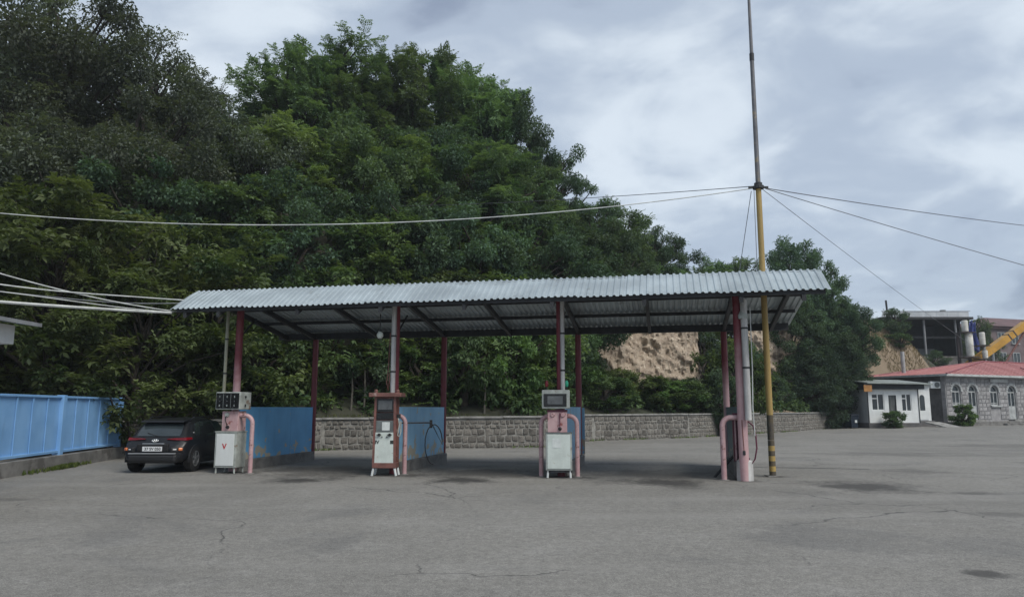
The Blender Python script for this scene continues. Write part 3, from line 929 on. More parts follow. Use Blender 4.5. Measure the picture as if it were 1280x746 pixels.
# pump marked V
def pump_one():
    t = thing('fuel_pump', 'white old fuel pump marked with a red V beside the parked car', 'fuel pump', (-7.2, 18.97, 0), -CA + .05, 'old fuel pumps under the canopy')
    w, d = .58, .5
    pump_legs(t, w, d, .14, M['greywhite'])
    cab = link('cabinet', MB().box((0, d / 2, .58), (w, d, .88), .012), M['greywhite'], t)
    link('front_panel', MB().box((-.005, -.006, .58), (w - .10, .016, .78), .006), M['white'], cab)
    link('cabinet_rim', MB().box((0, d / 2, 1.025), (w + .025, d + .025, .025), .005), M['greywhite'], cab)
    link('grade_numeral', text_mesh('V', .19, .002, .004), M['red'], cab, loc=(-.02, -.018, .66), rot=(math.pi / 2, 0, 0))
    nk = link('neck', MB().box((.06, d / 2, 1.29), (.44, d - .1, .5), .012), M['pink'], t)
    link('gauge', MB().lathe([(0, -.03), (.05, -.03), (.06, 0)], 16, 'y', (-.02, .045, 1.45)), M['greywhite'], nk)
    link('nozzle_holder', MB().lathe([(0, -.05), (.035, -.05), (.045, 0)], 12, 'y', (.01, .045, 1.14)), M['black'], nk)
    link('nozzle_hose', MB().tube([(-.02, .03, 1.43), (-.045, .0, 1.38), (-.03, -.01, 1.30), (.0, -.005, 1.22), (.01, .01, 1.15)], .013, 8), M['black'], nk, smooth=True)
    hd = link('head', MB().box((.03, d / 2 - .02, 1.80), (.66, .56, .44), .015), M['greywhite'], t)
    link('display', MB().box((.025, -.045, 1.80), (.61, .03, .385), .005), M['screen'], hd)
    for gx in (-.17, .03, .23):
        for zz in (1.90, 1.79, 1.68):
            link('counter_window', MB().box((gx - .02, -.062, zz), (.03 if zz != 1.79 else .02, .006, .05 if zz != 1.79 else .03)), M['digits'] if zz != 1.79 else M['lcd'], hd)
    for gx in (-.09, .11): link('divider', MB().box((gx, -.062, 1.80), (.012, .008, .34)), M['greypanel'], hd)
    link('hinge', MB().box((.372, .2, 1.9), (.03, .05, .05), .006), M['steel_dark'], hd)
    link('latch', MB().box((.372, .2, 1.68), (.03, .04, .07), .006), M['steel_dark'], hd)
    return t
pump_one()

def pump_two():
    t = thing('fuel_pump', 'tall rust red framed fuel pump marked IV on its white front panel', 'fuel pump', (-3.1, 18.3, 0), -CA + .14, 'old fuel pumps under the canopy')
    w, d = .56, .40
    for x in (-1, 1):
        for y in (0, 1):
            link('leg', MB().tube([(x * (w / 2 + .015), .04 + y * (d - .08), 0), (x * (w / 2 - .035), .04 + y * (d - .08), .24)], .03, 8), M['white'], t)
    link('bottom_rail', MB().box((0, d / 2, .245), (w + .02, d, .13), .01), M['rustred'], t)
    # frame uprights lean slightly inwards
    for x in (-1, 1):
        for y in (0.025, d - .025):
            mb = MB()
            x0, x1 = x * (w / 2 - .02), x * (w / 2 - .045)
            vs = [(xx + q * .028, y + r * .024, z) for xx, z in ((x0, .30), (x1, 1.9)) for q in (-1, 1) for r in (-1, 1)]
            mb.add(vs, [(0, 1, 3, 2), (6, 7, 5, 4), (0, 4, 5, 1), (2, 3, 7, 6), (0, 2, 6, 4), (1, 5, 7, 3)])
            link('upright', mb, M['rustred'], t)
    link('body', MB().box((0, d / 2 + .01, 1.1), (w - .11, d - .08, 1.58), .01), M['rustred'], t)
    fp = link('front_panel', MB().box((-.005, .02, .66), (w - .055, .03, .74), .008), M['cream'], t)
    link('grade_numeral', text_mesh('IV', .115, .002, .004), M['ink'], fp, loc=(-.175, .002, .795), rot=(math.pi / 2, 0, 0))
    link('grade_numeral', text_mesh('III', .105, .002, .006), M['ink'], fp, loc=(.185, .002, .795), rot=(math.pi / 2, 0, 0))
    for x in (-.13, .13):
        k = link('valve_knob', MB().lathe([(0, -.05), (.03, -.05), (.038, -.01), (.038, 0)], 12, 'y', (x, .005, .975)), M['black'], fp)
        link('knob_lever', MB().box((x, -.03, .975), (.12, .02, .022), .005), M['steel_dark'], fp)
        link('screw', MB().lathe([(0, -.02), (.018, -.02), (.02, 0)], 8, 'y', (x * .45, .005, .925)), M['greypanel'], fp)
    gp = link('middle_panel', MB().box((0, .03, 1.175), (w - .13, .03, .28), .006), M['greypanel'], t)
    lab = link('paper_label', MB().box((.03, .011, 1.18), (.19, .006, .20)), M['paper'], gp)
    link('display_lower', MB().box((0, .03, 1.42), (w - .13, .03, .16), .006), M['screen'], t)
    dp = link('display', MB().box((0, .03, 1.68), (w - .14, .03, .32), .006), M['screen'], t)
    link('screen', MB().box((0, .011, 1.69), (w - .22, .006, .22)), M['lcd'], dp)
    link('cap', MB().box((.01, d / 2 - .02, 1.935), (.80, d + .14, .10), .012), M['rustred'], t)
    for x in (-.26, .28): link('cap_knob', MB().lathe([(.045, 0), (.045, .06), (.03, .085), (0, .085)], 12, 'z', (x, .12, 1.985)), M['rustred'], t)
    link('side_bracket', MB().box((w / 2 + .035, .12, 1.42), (.09, .08, .10), .01), M['steel_dark'], t)
    link('side_nozzle', MB().tube([(w / 2 + .03, .1, 1.38), (w / 2 + .07, .06, 1.22), (w / 2 + .05, .05, 1.05), (w / 2 + .03, .06, .96), (w / 2 + .08, .06, .93), (w / 2 + .11, .06, 1.05), (w / 2 + .1, .08, 1.30)], .016, 8), M['greywhite'], t, smooth=True)
    link('hose_arm', MB().tube([(w / 2, .42, 1.25), (w / 2 + .75, .80, 1.25)], .018, 8), M['black'], t)
    hp = []
    for k in range(22):
        q = -math.pi * .5 + 2 * math.pi * k / 21
        hp.append((w / 2 + .80 + .20 * (math.cos(q) ** 1 if True else 0), .78 + .12 * math.cos(q), .74 + .52 * math.sin(q) * (1 if math.sin(q) < 0 else .9)))
    link('hose', MB().tube([(w / 2 + .72, .8, 1.27)] + hp[5:], .014, 8), M['black'], t, smooth=True)
    link('nozzle', MB().box((w / 2 + .72, .8, 1.22), (.07, .05, .2), .012), M['black'], t)
    return t
pump_two()

def pump_three():
    t = thing('fuel_pump', 'pale grey fuel pump with pink neck flanked by two pink pipe guards', 'fuel pump', (1.10, 17.76, 0), -CA + .12, 'old fuel pumps under the canopy')
    w, d = .62, .40
    pump_legs(t, w, d, .14, M['white'], r=.025)
    link('underframe', MB().box((0, d / 2, .145), (w - .04, d - .04, .05)), M['steel_dark'], t)
    cab = link('cabinet', MB().box((0, d / 2, .60), (w, d, .86), .014), M['greywhite'], t)
    link('front_panel', MB().box((.0, -.006, .60), (w - .08, .016, .78), .008), M['cream'], cab)
    lab = link('paper_label', MB().box((-.05, -.017, .80), (.20, .004, .22)), M['paper'], cab)
    link('cabinet_rim', MB().box((0, d / 2, 1.035), (w + .02, d + .02, .02), .004), M['greypanel'], cab)
    nk = link('neck', MB().box((-.03, d / 2, 1.30), (.46, d - .06, .51), .012), M['pink'], t)
    link('throat', MB().box((-.03, d / 2 - .01, 1.55), (.48, d - .06, .05)), M['maroon'], nk)
    for x in (-.14, .10):
        link('gauge', MB().lathe([(0, -.03), (.045, -.03), (.06, -.005), (.06, 0)], 16, 'y', (x, .03, 1.46)), M['pink_pipe'], nk)
    link('lever', MB().tube([(.03, .005, 1.50), (.03, -.01, 1.15)], .012, 8), M['maroon'], nk)
    link('lever_knob', MB().lathe([(0, -.06), (.03, -.05), (.045, 0)], 12, 'y', (.03, .03, 1.13)), M['black'], nk)
    hd = link('head', MB().box((-.06, d / 2 - .02, 1.82), (.66, .46, .44), .02), M['greywhite'], t)
    b = link('display', MB().box((-.075, -.055, 1.80), (.54, .03, .30), .006), M['screen'], hd)
    link('screen', MB().box((-.075, -.073, 1.80), (.36, .006, .19)), M['lcd'], b)
    for x, m in ((-.28, M['lamp_red']), (.20, M['green_lens'])):
        q = link('beacon_stem', MB().tube([(x, .14, 2.03), (x, .14, 2.14)], .014, 8), M['steel_dark'], t)
        link('beacon', MB().lathe([(0, .15), (.03, .14), (.042, .09), (.042, .03), (.03, 0), (0, 0)], 12, 'z', (x, .14, 2.12)), m, q, smooth=True)
    return t
pump_three()

# slim maroon hose cabinet behind the rightmost post, leaning strut, hose loop
hc = thing('hose_cabinet', 'slim maroon cabinet between the teal screen and the rightmost front post', 'cabinet', cp(-.12, .30), -CA)
link('body', MB().box((0, .12, .95), (.14, .22, 1.1), .01), M['maroon'], hc)
link('drain_pipe', MB().tube([(-.02, -.03, .42), (-.02, -.03, 1.45)], .022, 8), M['pink_pipe'], hc)
link('foot', MB().box((0, .12, .22), (.16, .24, .36), .01), M['concrete'], hc)
st = thing('prop_bar', 'black bar propped against the foot of the teal partition screen', 'bar', cp(-.62, .75), -CA)
link('bar', MB().tube([(0, 0, 0), (.58, .1, .62)], .03, 8), M['black'], st)
hl = thing('hose_loop', 'dark red hose loop hanging on the right side of the rightmost front post', 'hose', cp(.14, .02), -CA)
link('hose', MB().tube([(-.02, 0, 1.32), (.09, 0, 1.22), (.14, 0, 1.0), (.15, 0, .72), (.10, 0, .48), (.02, 0, .36), (-.03, .0, .5)], .017, 8), M['maroon'], hl, smooth=True)
link('valve', MB().box((-.14, -.12, .62), (.06, .06, .10), .015), M['steel_dark'], hl)
link('rod', MB().tube([(-.14, -.12, .62), (-.16, -.13, 1.35)], .012, 6), M['rustred'], hl)

# thin dark strip along the back of the canopy floor
back_strip = MB()
def dark_strip(a, b, w, n=16):
    a = Vector(a); b = Vector(b); d = (b - a); s = Vector((-d.y, d.x, 0)).normalized()
    vs = []; fs = []
    for k in range(n + 1):
        p = a + d * k / n
        ww = w * random.uniform(.5, 1.2); o = s * random.uniform(-.03, .03)
        vs += [p + s * ww + o + Vector((0, 0, .004)), p - s * ww + o + Vector((0, 0, .004))]
        if k: fs.append((2 * k - 2, 2 * k - 1, 2 * k + 1, 2 * k))
    back_strip.add(vs, fs)
dark_strip(cp(-12.5, 4.5), cp(-8.7, 4.45), .06)
dark_strip(cp(-8.2, 4.5), cp(-4.5, 4.4), .06)
dark_strip(cp(-4.0, 4.45), cp(3.6, 4.0), .055, 30)
struct('ground_strip', back_strip, M['steel_dark'])

# ================================================================== MAST AND CABLES
J = Vector((6.25, 18.2, 7.13))
mast = thing('antenna_mast', 'tall slender antenna mast, yellow below and grey above, through the canopy roof', 'mast', (6.25, 18.2, 0))
link('lower_pole', MB().tube([(0, 0, 1.45), (0, 0, 4.5), (0, 0, 7.2)], [.077, .073, .068], 14), M['yellow'], mast, smooth=True)
link('grimy_section', MB().tube([(0, 0, .85), (0, 0, 1.45)], .0775, 14), M['mastdark'], mast, smooth=True)
for k in range(7):
    link('stripe', MB().tube([(0, 0, .12 * k), (0, 0, .12 * k + .12)], .078, 14), M['mastdark'] if k % 2 == 0 else M['yellow'], mast, smooth=True)
link('middle_pole', MB().tube([(0, 0, 7.2), (0, 0, 10.6)], [.062, .052], 12), M['mastgrey'], mast, smooth=True)
link('upper_pole', MB().tube([(0, 0, 10.6), (0, 0, 11.6), (0, 0, 13.6), (0, 0, 15.5)], [.046, .04, .028, .018], 10), M['mastgrey'], mast, smooth=True)
link('collar', MB().lathe([(.07, -.1), (.14, -.09), (.14, -.02), (.10, 0), (.10, .06), (.06, .08)], 14, 'z', (0, 0, 7.2)), M['steel_dark'], mast)
link('cross_arm', MB().box((.0, 0, 7.15), (.5, .05, .05), .006), M['steel_dark'], mast)
link('sleeve', MB().tube([(0, 0, 10.55), (0, 0, 10.75)], .06, 12), M['steel_dark'], mast)
link('base_plate', MB().box((0, 0, .008), (.32, .32, .03), .006), M['concrete'], mast)

def cable(name, label, p0, p1, sag, r, m, n=40, group=None, wob=0.0):
    p0 = Vector(p0); p1 = Vector(p1)
    pts = []
    for k in range(n + 1):
        t = k / n
        p = p0.lerp(p1, t)
        p.z -= 4 * sag * t * (1 - t)
        if wob: p.z += wob * math.sin(t * 9 + r * 900)
        pts.append(p)
    o = link(name, MB().tube(pts, r, 6), m, smooth=True)
    return tag(o, label, 'cable', group)
cable('overhead_cable', 'long pale cable sagging across the woods from the mast to the left edge', J + Vector((-.1, 0, 0)), (-17, 18.53, 7.0), .85, .013, M['cable_white'], 60)
cable('overhead_cable', 'dark thin wire running level from the mast collar to the left into the trees', J + Vector((-.1, 0, .05)), (-12, 42.9, 13.6), .25, .010, M['cable_dark'], 40)
cable('overhead_cable', 'upper wire of the pair running from the mast collar to the right edge', J + Vector((.2, .1, .03)), (40, 40.4, 10.9), .35, .011, M['cable_dark'], 40)
cable('overhead_cable', 'lower wire of the pair running from the mast collar to the right edge', J + Vector((.2, .05, 0)), (34, 27.3, 3.0), .25, .010, M['cable_grey'], 40)
cable('guy_wire', 'faint guy wire slanting down from the mast towards the buildings on the right', J + Vector((.1, .05, 0)), (43.5, 67.0, 6.0), .2, .008, M['cable_grey'], 40)
cable('guy_wire', 'thin guy wire slanting steeply from the mast collar down to the canopy roof', J + Vector((-.15, .1, -.05)), cp(.2, 3.6, roof_z(3.6) + .06), .02, .009, M['cable_grey'], 6)
cable('guy_wire', 'thin wire hanging straight down beside the yellow part of the mast', J + Vector((-.12, -.02, -.05)), (6.13, 18.25, 4.5), .0, .008, M['cable_grey'], 6)
# bunch of cables from the kiosk on the left to the canopy end
cable('power_cable', 'thick white cable, lowest of the bundle running to the left end of the canopy', (-11.7, 13.4, 3.72), (-8.78, 18.95, 4.04), .03, .034, M['cable_white'], 30)
cable('power_cable', 'looping pale cable, topmost of the bundle running to the left end of the canopy', (-11.9, 12.9, 4.9), (-8.72, 19.2, 4.10), .22, .014, M['cable_white'], 30)
cable('power_cable', 'pale cable, second from the top of the bundle running to the canopy', (-11.6, 13.3, 4.16), (-8.6, 19.5, 4.45), .10, .015, M['cable_white'], 30, wob=.012)
cable('power_cable', 'thin grey cable in the middle of the bundle running to the canopy', (-11.6, 13.4, 4.02), (-8.5, 19.7, 4.40), .16, .012, M['cable_grey'], 30, wob=.015)
cable('power_cable', 'thin pale cable just above the thick white one of the bundle', (-11.6, 13.35, 4.06), (-8.75, 19.0, 4.06), .06, .011, M['cable_white'], 30, wob=.01)

# kiosk roof at the left edge
kz = thing('kiosk', 'white kiosk whose grey eave and white fascia poke in at the left edge', 'kiosk', (-9.9, 9.8, 0))
link('wall', MB().box((-1.6, 1.9, 1.4), (2.6, 3.6, 2.8), .01), M['kioskwhite'], kz)
link('fascia_box', MB().box((-1.0, 1.95, 2.98), (2.95, 4.5, .36), .01), M['kioskwhite'], kz)
rf = MB()
rf.add([(.82, -.5, 3.155), (.82, 4.45, 3.155), (-3.4, 4.45, 3.75), (-3.4, -.5, 3.75), (.82, -.5, 3.225), (.82, 4.45, 3.225), (-3.4, 4.45, 3.82), (-3.4, -.5, 3.82)],
       [(0, 3, 2, 1), (4, 5, 6, 7), (0, 1, 5, 4), (1, 2, 6, 5), (2, 3, 7, 6), (3, 0, 4, 7)])
link('roof', rf, M['galv_dark'], kz)
link('door', MB().box((-.29, 1.2, 1.05), (.03, .9, 2.0), .006), M['boothgrey'], kz)

# ================================================================== PARKED CAR
def build_car():
    t = thing('parked_car', 'black compact SUV parked beside the white pump, seen from behind', 'car', (-9.03, 18.98, 0), R(-1))
    S = .92
    W = .89 * S
    st = [  # y, half width, roof half width, z bottom, z belt, z top
        (0.00, .70, .55, .36, .55, .66), (0.03, .82, .62, .30, .62, .74), (0.12, .91, .70, .27, .72, .80), (.22, .955, .74, .26, .84, .93),
        (.34, .975, .76, .26, .90, 1.03), (.50, .985, .76, .26, .93, 1.20), (.66, .99, .75, .26, .935, 1.36), (.85, 1.0, .745, .26, .93, 1.43), (1.3, 1.0, .75, .25, .92, 1.475),
        (1.9, 1.0, .76, .25, .91, 1.485), (2.4, 1.0, .75, .25, .905, 1.44), (2.8, 1.0, .74, .25, .90, 1.30), (3.15, .99, .76, .25, .90, 1.08), (3.4, .98, .80, .25, .88, .97),
        (3.8, .95, .80, .27, .82, .90), (4.05, .88, .72, .30, .72, .80), (4.15, .72, .58, .36, .58, .68)]
    mb = MB(); ring = 0
    for y, hw, rw, zb, zl, zt in st:
        hw *= .89; rw *= .89
        half = [(0, zb), (hw * .72, zb), (hw * .93, zb + .05), (hw * .99, zb + (zl - zb) * .32), (hw, zb + (zl - zb) * .62), (hw * .985, zl - .03), (hw * .95, zl),
                (rw + (hw * .95 - rw) * .45, zl + (zt - zl) * .55), (rw, zt - (zt - zl) * .12), (rw * .86, zt - .012), (rw * .45, zt + .008), (0, zt + .012)]
        pts = half + [(-x, z) for x, z in half[-2:0:-1]]
        ring = len(pts)
        for x, z in pts: mb.v.append((x * S, y * S, z * S))
    for j in range(len(st) - 1):
        for i in range(ring):
            k = (i + 1) % ring
            mb.f.append((j * ring + i, j * ring + k, (j + 1) * ring + k, (j + 1) * ring + i))
    mb.f.append(tuple(range(ring))); mb.f.append(tuple((len(st) - 1) * ring + i for i in range(ring - 1, -1, -1)))
    body = link('body', mb, M['car'], t, smooth=True, ang=50)
    md = body.modifiers.new('sub', 'SUBSURF'); md.levels = 1; md.render_levels = 2
    def patch(name, vs, m, par, th=.012, nrm=None):
        vs = [Vector(v) * S for v in vs]
        n = (vs[1] - vs[0]).cross(vs[2] - vs[0]).normalized() if nrm is None else Vector(nrm)
        k = len(vs); q = MB()
        q.add([v + n * th for v in vs] + [v - n * th for v in vs],
              [tuple(range(k)), tuple(range(2 * k - 1, k - 1, -1))] + [(i, i + k, (i + 1) % k + k, (i + 1) % k) for i in range(k)])
        return link(name, q, m, par)
    # tailgate glass, curved in three strips, and its spoiler
    q = MB(); rows = [(.285, .985, .60), (.40, 1.10, .60), (.52, 1.22, .575), (.63, 1.325, .545)]
    for y, z, w in rows:
        for f in (-1, -.7, -.35, 0, .35, .7, 1):
            q.v.append((w * f * S, (y - .035 + .035 * f * f) * S, (z + .004) * S))
    for j in range(3):
        for i in range(6): q.f.append((j * 7 + i, j * 7 + i + 1, (j + 1) * 7 + i + 1, (j + 1) * 7 + i))
    tg = link('rear_window', q, M['pane'], t, smooth=True, ang=60)
    link('wiper', MB().tube([(.0, .255 * S, .985 * S), (-.32 * S, .33 * S, 1.07 * S)], .012, 6), M['black'], tg)
    sp = MB()
    sp.add([(x * .61 * S, y * S, z * S) for x in (-1, 1) for y, z in ((.46, 1.365), (.50, 1.405), (.92, 1.455), (.9, 1.40))], [(0, 1, 2, 3), (7, 6, 5, 4), (0, 4, 5, 1), (1, 5, 6, 2), (2, 6, 7, 3), (3, 7, 4, 0)])
    link('spoiler', sp, M['car'], t)
    # side glass on both sides
    for sd in (1, -1):
        def P(y, z):
            # on the side between belt and roof
            f = (z - .93) / (1.42 - .93)
            return (sd * (.845 - .175 * f) * .985, y, z)
        n = Vector((sd * .94, 0, .34))
        patch('side_window', [P(.72, 1.0), P(1.18, .955), P(1.18, 1.36), P(.95, 1.33)], M['pane'], t, .012, n)
        patch('side_window', [P(1.24, .955), P(2.02, .95), P(2.02, 1.39), P(1.24, 1.37)], M['pane'], t, .012, n)
        patch('side_window', [P(2.10, .95), P(2.95, .96), P(2.52, 1.36), P(2.10, 1.385)], M['pane'], t, .012, n)
        # doors: thin proud skins with gaps between
        for ya, yb in ((1.22, 2.04), (2.07, 2.98)):
            dn = MB(); nz = 6
            pr = [(.875, .40), (.886, .50), (.892, .60), (.890, .72), (.880, .84), (.862, .90)]
            for yy in (ya, yb):
                for x, z in pr: dn.v.append((sd * (x + .004) * S, yy * S, z * S))
            for k in range(5): dn.f.append((k, k + 1, 7 + k, 6 + k))
            dd = link('door', dn, M['car'], t, smooth=True)
            link('handle', MB().box((sd * .905 * S, (ya + .16) * S, .80 * S), (.03, .17, .03), .008), M['car'], dd)
        # sill and arch cladding
        link('sill_cladding', MB().box((sd * .875 * S, 2.0 * S, .30 * S), (.06, 1.75 * S, .13), .02), M['cladding'], t)
        for wy in (.72, 3.35):
            a = MB()
            n_ = 16
            for k in range(n_ + 1):
                qn = math.pi * k / n_ * 1.08 - .12
                for rr in (.355, .425):
                    for xx in (.855, .902):
                        a.v.append((sd * xx * S, (wy + math.cos(qn) * rr) * S, (.33 + math.sin(qn) * rr) * S))
            for k in range(n_):
                b = k * 4
                for i, j in ((0, 1), (1, 3), (3, 2), (2, 0)): a.f.append((b + i, b + j, b + 4 + j, b + 4 + i))
            link('wheel_arch', a, M['cladding'], t)
            # dark wheel housing and the wheel
            w = link('wheel', MB().lathe([(.20, -.10), (.30, -.105), (.335, -.085), (.345, 0), (.335, .085), (.30, .105), (.20, .10)], 28, 'x', (sd * .785 * S, wy * S, .332)), M['tyre'], t, smooth=True)
            rim = MB().lathe([(.205, .06), (.215, .10), (.19, .10), (.18, .04), (0, .04)], 24, 'x', (0, 0, 0))
            for k in range(5):
                qn = 2 * math.pi * k / 5 + .3
                rim.box((.085, math.cos(qn) * .105, math.sin(qn) * .105), (.03, .20, .055), 0, (qn, 0, 0))
            rim.lathe([(0, .11), (.04, .105), (.045, .06)], 12, 'x')
            ro = link('rim', rim, M['rim'], w)
            ro.location = (sd * .785 * S, wy * S, .332); ro.scale = (sd, 1, 1)
        # lamps
        lm = link('tail_lamp', MB().add([(sd * x * S, y * S, z * S) for x, y, z in ((.30, .185, .905), (.60, .20, .885), (.80, .265, .875), (.88, .42, .90), (.865, .42, .955), (.78, .29, .955), (.58, .24, .945), (.32, .225, .925),
                 (.30, .155, .905), (.60, .165, .885), (.815, .225, .875), (.90, .42, .90), (.885, .42, .955), (.80, .25, .955), (.58, .205, .945), (.32, .195, .925))],
                 [(0, 1, 2, 3, 4, 5, 6, 7), (15, 14, 13, 12, 11, 10, 9, 8)] + [(i, i + 8, (i + 1) % 8 + 8, (i + 1) % 8) for i in range(8)]), M['lamp_red'], t)
        lo = link('lower_lamp', MB().box((sd * .635 * S, .085 * S, .625 * S), (.34 * S, .16, .135), .03, (0, 0, sd * .45)), M['cladding'], t)
        link('reflector', MB().box((sd * .715 * S, .10 * S, .645 * S), (.10, .18, .075), .02, (0, 0, sd * .55)), M['lamp_orange'], lo)
        link('reversing_lens', MB().box((sd * .60 * S, .02 * S, .64 * S), (.09, .09, .035), .01, (0, 0, sd * .4)), M['lamp_clear'], lo)
        link('mirror', MB().box((sd * .98 * S, 2.75 * S, 1.0 * S), (.2, .1, .13), .03), M['car'], t)
        link('roof_rail', MB().tube([(sd * .60 * S, .9 * S, 1.44 * S), (sd * .61 * S, 1.1 * S, 1.50 * S), (sd * .62 * S, 2.2 * S, 1.50 * S), (sd * .61 * S, 2.45 * S, 1.45 * S)], .018, 8), M['car'], t)
    link('pillar_glint', MB().box((.765 * S, .70 * S, 1.045 * S), (.02, .11, .075), .008, (0, .3, -.25)), M['lamp_clear'], t)  # white block standing in for a reflection on the rear pillar
    # bumper
    bp = link('bumper', MB().box((0, .045 * S, .40 * S), (1.38 * S, .18, .24), .08), M['cladding'], t)
    link('bumper_ledge', MB().box((0, .0, .53 * S), (1.30 * S, .10, .035), .012), M['galv_dark'], bp)
    for z in (.335, .375): link('diffuser_strip', MB().box((0, -.028, z * S), (.95 * S, .02, .014), .003), M['galv_dark'], bp)
    link('plate_recess', MB().box((0, .055 * S, .685 * S), (.86 * S, .13, .18), .02), M['black'], t)
    pl = link('number_plate', MB().box((-.0, -.02, .655 * S), (.50, .012, .115), .004), M['plate'], t)
    link('plate_text', text_mesh('37 SV 050', .10, .001, .002), M['ink'], pl, loc=(.01, -.0275, .652 * S), rot=(math.pi / 2, 0, 0))
    link('chrome_strip', MB().box((0, .045 * S, .79 * S), (.60 * S, .07, .028), .008), M['chrome'], t)
    em = MB()
    pts = [(.075 * math.cos(a), 0, .04 * math.sin(a)) for a in np.linspace(0, 2 * math.pi, 19)]
    em.tube(pts, .009, 6, False); em.tube([(-.03, 0, -.03), (-.02, 0, .025)], .009, 6); em.tube([(.02, 0, -.025), (.03, 0, .03)], .009, 6); em.tube([(-.025, 0, -.003), (.025, 0, .003)], .009, 6)
    link('emblem', em, M['chrome'], t, loc=(0, .115 * S, .875 * S), rot=(-.5, 0, 0))
    return t
build_car()

# ================================================================== BUILDINGS ON THE RIGHT
def window_unit(par, x0, x1, z0, z1, y, mullions=(.5,), transom=None, fr=.07, mf=None, curtain=True):
    """framed window in the x,z plane at depth y (front towards -y)"""
    w = link('window', MB().box(((x0 + x1) / 2, y + .01, (z0 + z1) / 2), (x1 - x0, .02, z1 - z0)), M['pane'], par)
    f = MB()
    cx, cz = (x0 + x1) / 2, (z0 + z1) / 2
    for x in (x0 + fr / 2, x1 - fr / 2): f.box((x, y - .02, cz), (fr, .06, z1 - z0))
    for z in (z0 + fr / 2, z1 - fr / 2): f.box((cx, y - .018, z), (x1 - x0 - 2 * fr, .055, fr))
    for m in mullions: f.box((x0 + (x1 - x0) * m, y - .019, cz), (fr, .05, z1 - z0 - 2 * fr))
    if transom is not None:
        xa, xb, z = transom
        f.box(((xa + xb) / 2, y - .021, z), (xb - xa - 2 * fr, .045, fr))
    link('window_frame', f, mf or M['boothwhite'], w)
    return w

def build_booth():
    t = thing('booth', 'small white booth with dark flat soffit beside the bushy trees', 'booth', (27.1, 57.0, .12), R(3))
    W_, D_ = 3.95, 3.2
    link('plinth', MB().box((W_ / 2, D_ / 2, .2), (W_ + .1, D_ + .1, .44), .02), M['tuff_shade_plinth'], t)
    zb, zt = .42, 2.95
    # front wall made of panels round its openings
    wins = [(.28, 1.28), (2.62, 3.42)]
    door = (1.62, 2.22)
    wz0, wz1 = 1.35, 2.62
    panels = [(0, .28, zb, zt), (.28, 1.28, zb, wz0), (.28, 1.28, wz1, zt), (1.28, door[0], zb, zt), (door[0], door[1], 2.5, zt), (door[1], 2.62, zb, zt), (2.62, 3.42, zb, wz0), (2.62, 3.42, wz1, zt), (3.42, W_, zb, zt)]
    for a, b, c, d in panels:
        link('wall_panel', MB().box(((a + b) / 2, .06, (c + d) / 2), (b - a - .004, .12, d - c - .004)), M['boothwhite'], t)
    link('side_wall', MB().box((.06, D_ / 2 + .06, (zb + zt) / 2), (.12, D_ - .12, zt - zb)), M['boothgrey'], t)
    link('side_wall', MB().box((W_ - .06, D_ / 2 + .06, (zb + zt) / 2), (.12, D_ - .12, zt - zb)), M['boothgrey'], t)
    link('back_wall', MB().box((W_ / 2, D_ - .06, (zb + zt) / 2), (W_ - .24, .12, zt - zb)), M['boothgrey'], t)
    link('floor_slab', MB().box((W_ / 2, D_ / 2, .43), (W_ - .3, D_ - .3, .02)), M['concrete'], t)
    window_unit(t, wins[0][0], wins[0][1], wz0, wz1, .08, (.5,), (wins[0][0], (wins[0][0] + wins[0][1]) / 2 + .05, 2.25))
    window_unit(t, wins[1][0], wins[1][1], wz0 - .1, wz1, .08, (.5,), (wins[1][0], (wins[1][0] + wins[1][1]) / 2 + .05, 2.25))
    dr = link('door', MB().box(((door[0] + door[1]) / 2, .08, 1.46), (door[1] - door[0], .04, 2.06)), M['curtain'], t)
    link('door_frame', MB().box((door[0] + .03, .03, 1.46), (.06, .06, 2.06)).box((door[1] - .03, .03, 1.46), (.06, .06, 2.06)), M['soffit'], dr)
    for x in (-.01, W_ + .01): link('corner_strip', MB().box((x, -.01, 1.75), (.06, .06, 2.7)), M['soffit'], t)
    link('soffit', MB().box((W_ / 2 + .1, D_ / 2 - .2, 3.16), (W_ + .5, D_ + .3, .42), .01), M['soffit'], t)
    rf = MB(); x0, x1 = -.35, W_ + .55
    rf.add([(x0, -.75, 3.36), (x1, -.75, 3.30), (x1, D_ + .3, 3.72), (x0, D_ + .3, 3.78), (x0, -.75, 3.44), (x1, -.75, 3.38), (x1, D_ + .3, 3.80), (x0, D_ + .3, 3.86)],
           [(3, 2, 1, 0), (4, 5, 6, 7), (0, 1, 5, 4), (1, 2, 6, 5), (2, 3, 7, 6), (3, 0, 4, 7)])
    link('roof', rf, M['boothroof'], t)
    for k in (0.3, 1.0): link('step', MB().box((door[0] + .3, -.25 - .25 * (k < .5), .07 + (.14 if k > .5 else 0)), (1.1, .3, .14), .01), M['concrete'], t)
    return t
build_booth()
og = thing('hanging_sign', 'small orange board hanging at the left front corner of the white booth', 'sign', (26.75, 56.35, 3.12))
link('board', MB().box((.1, 0, 0), (.62, .04, .50), .01), M['orange_sign'], og)
link('bracket', MB().box((.1, .02, .3), (.5, .03, .14)), M['steel_dark'], og)

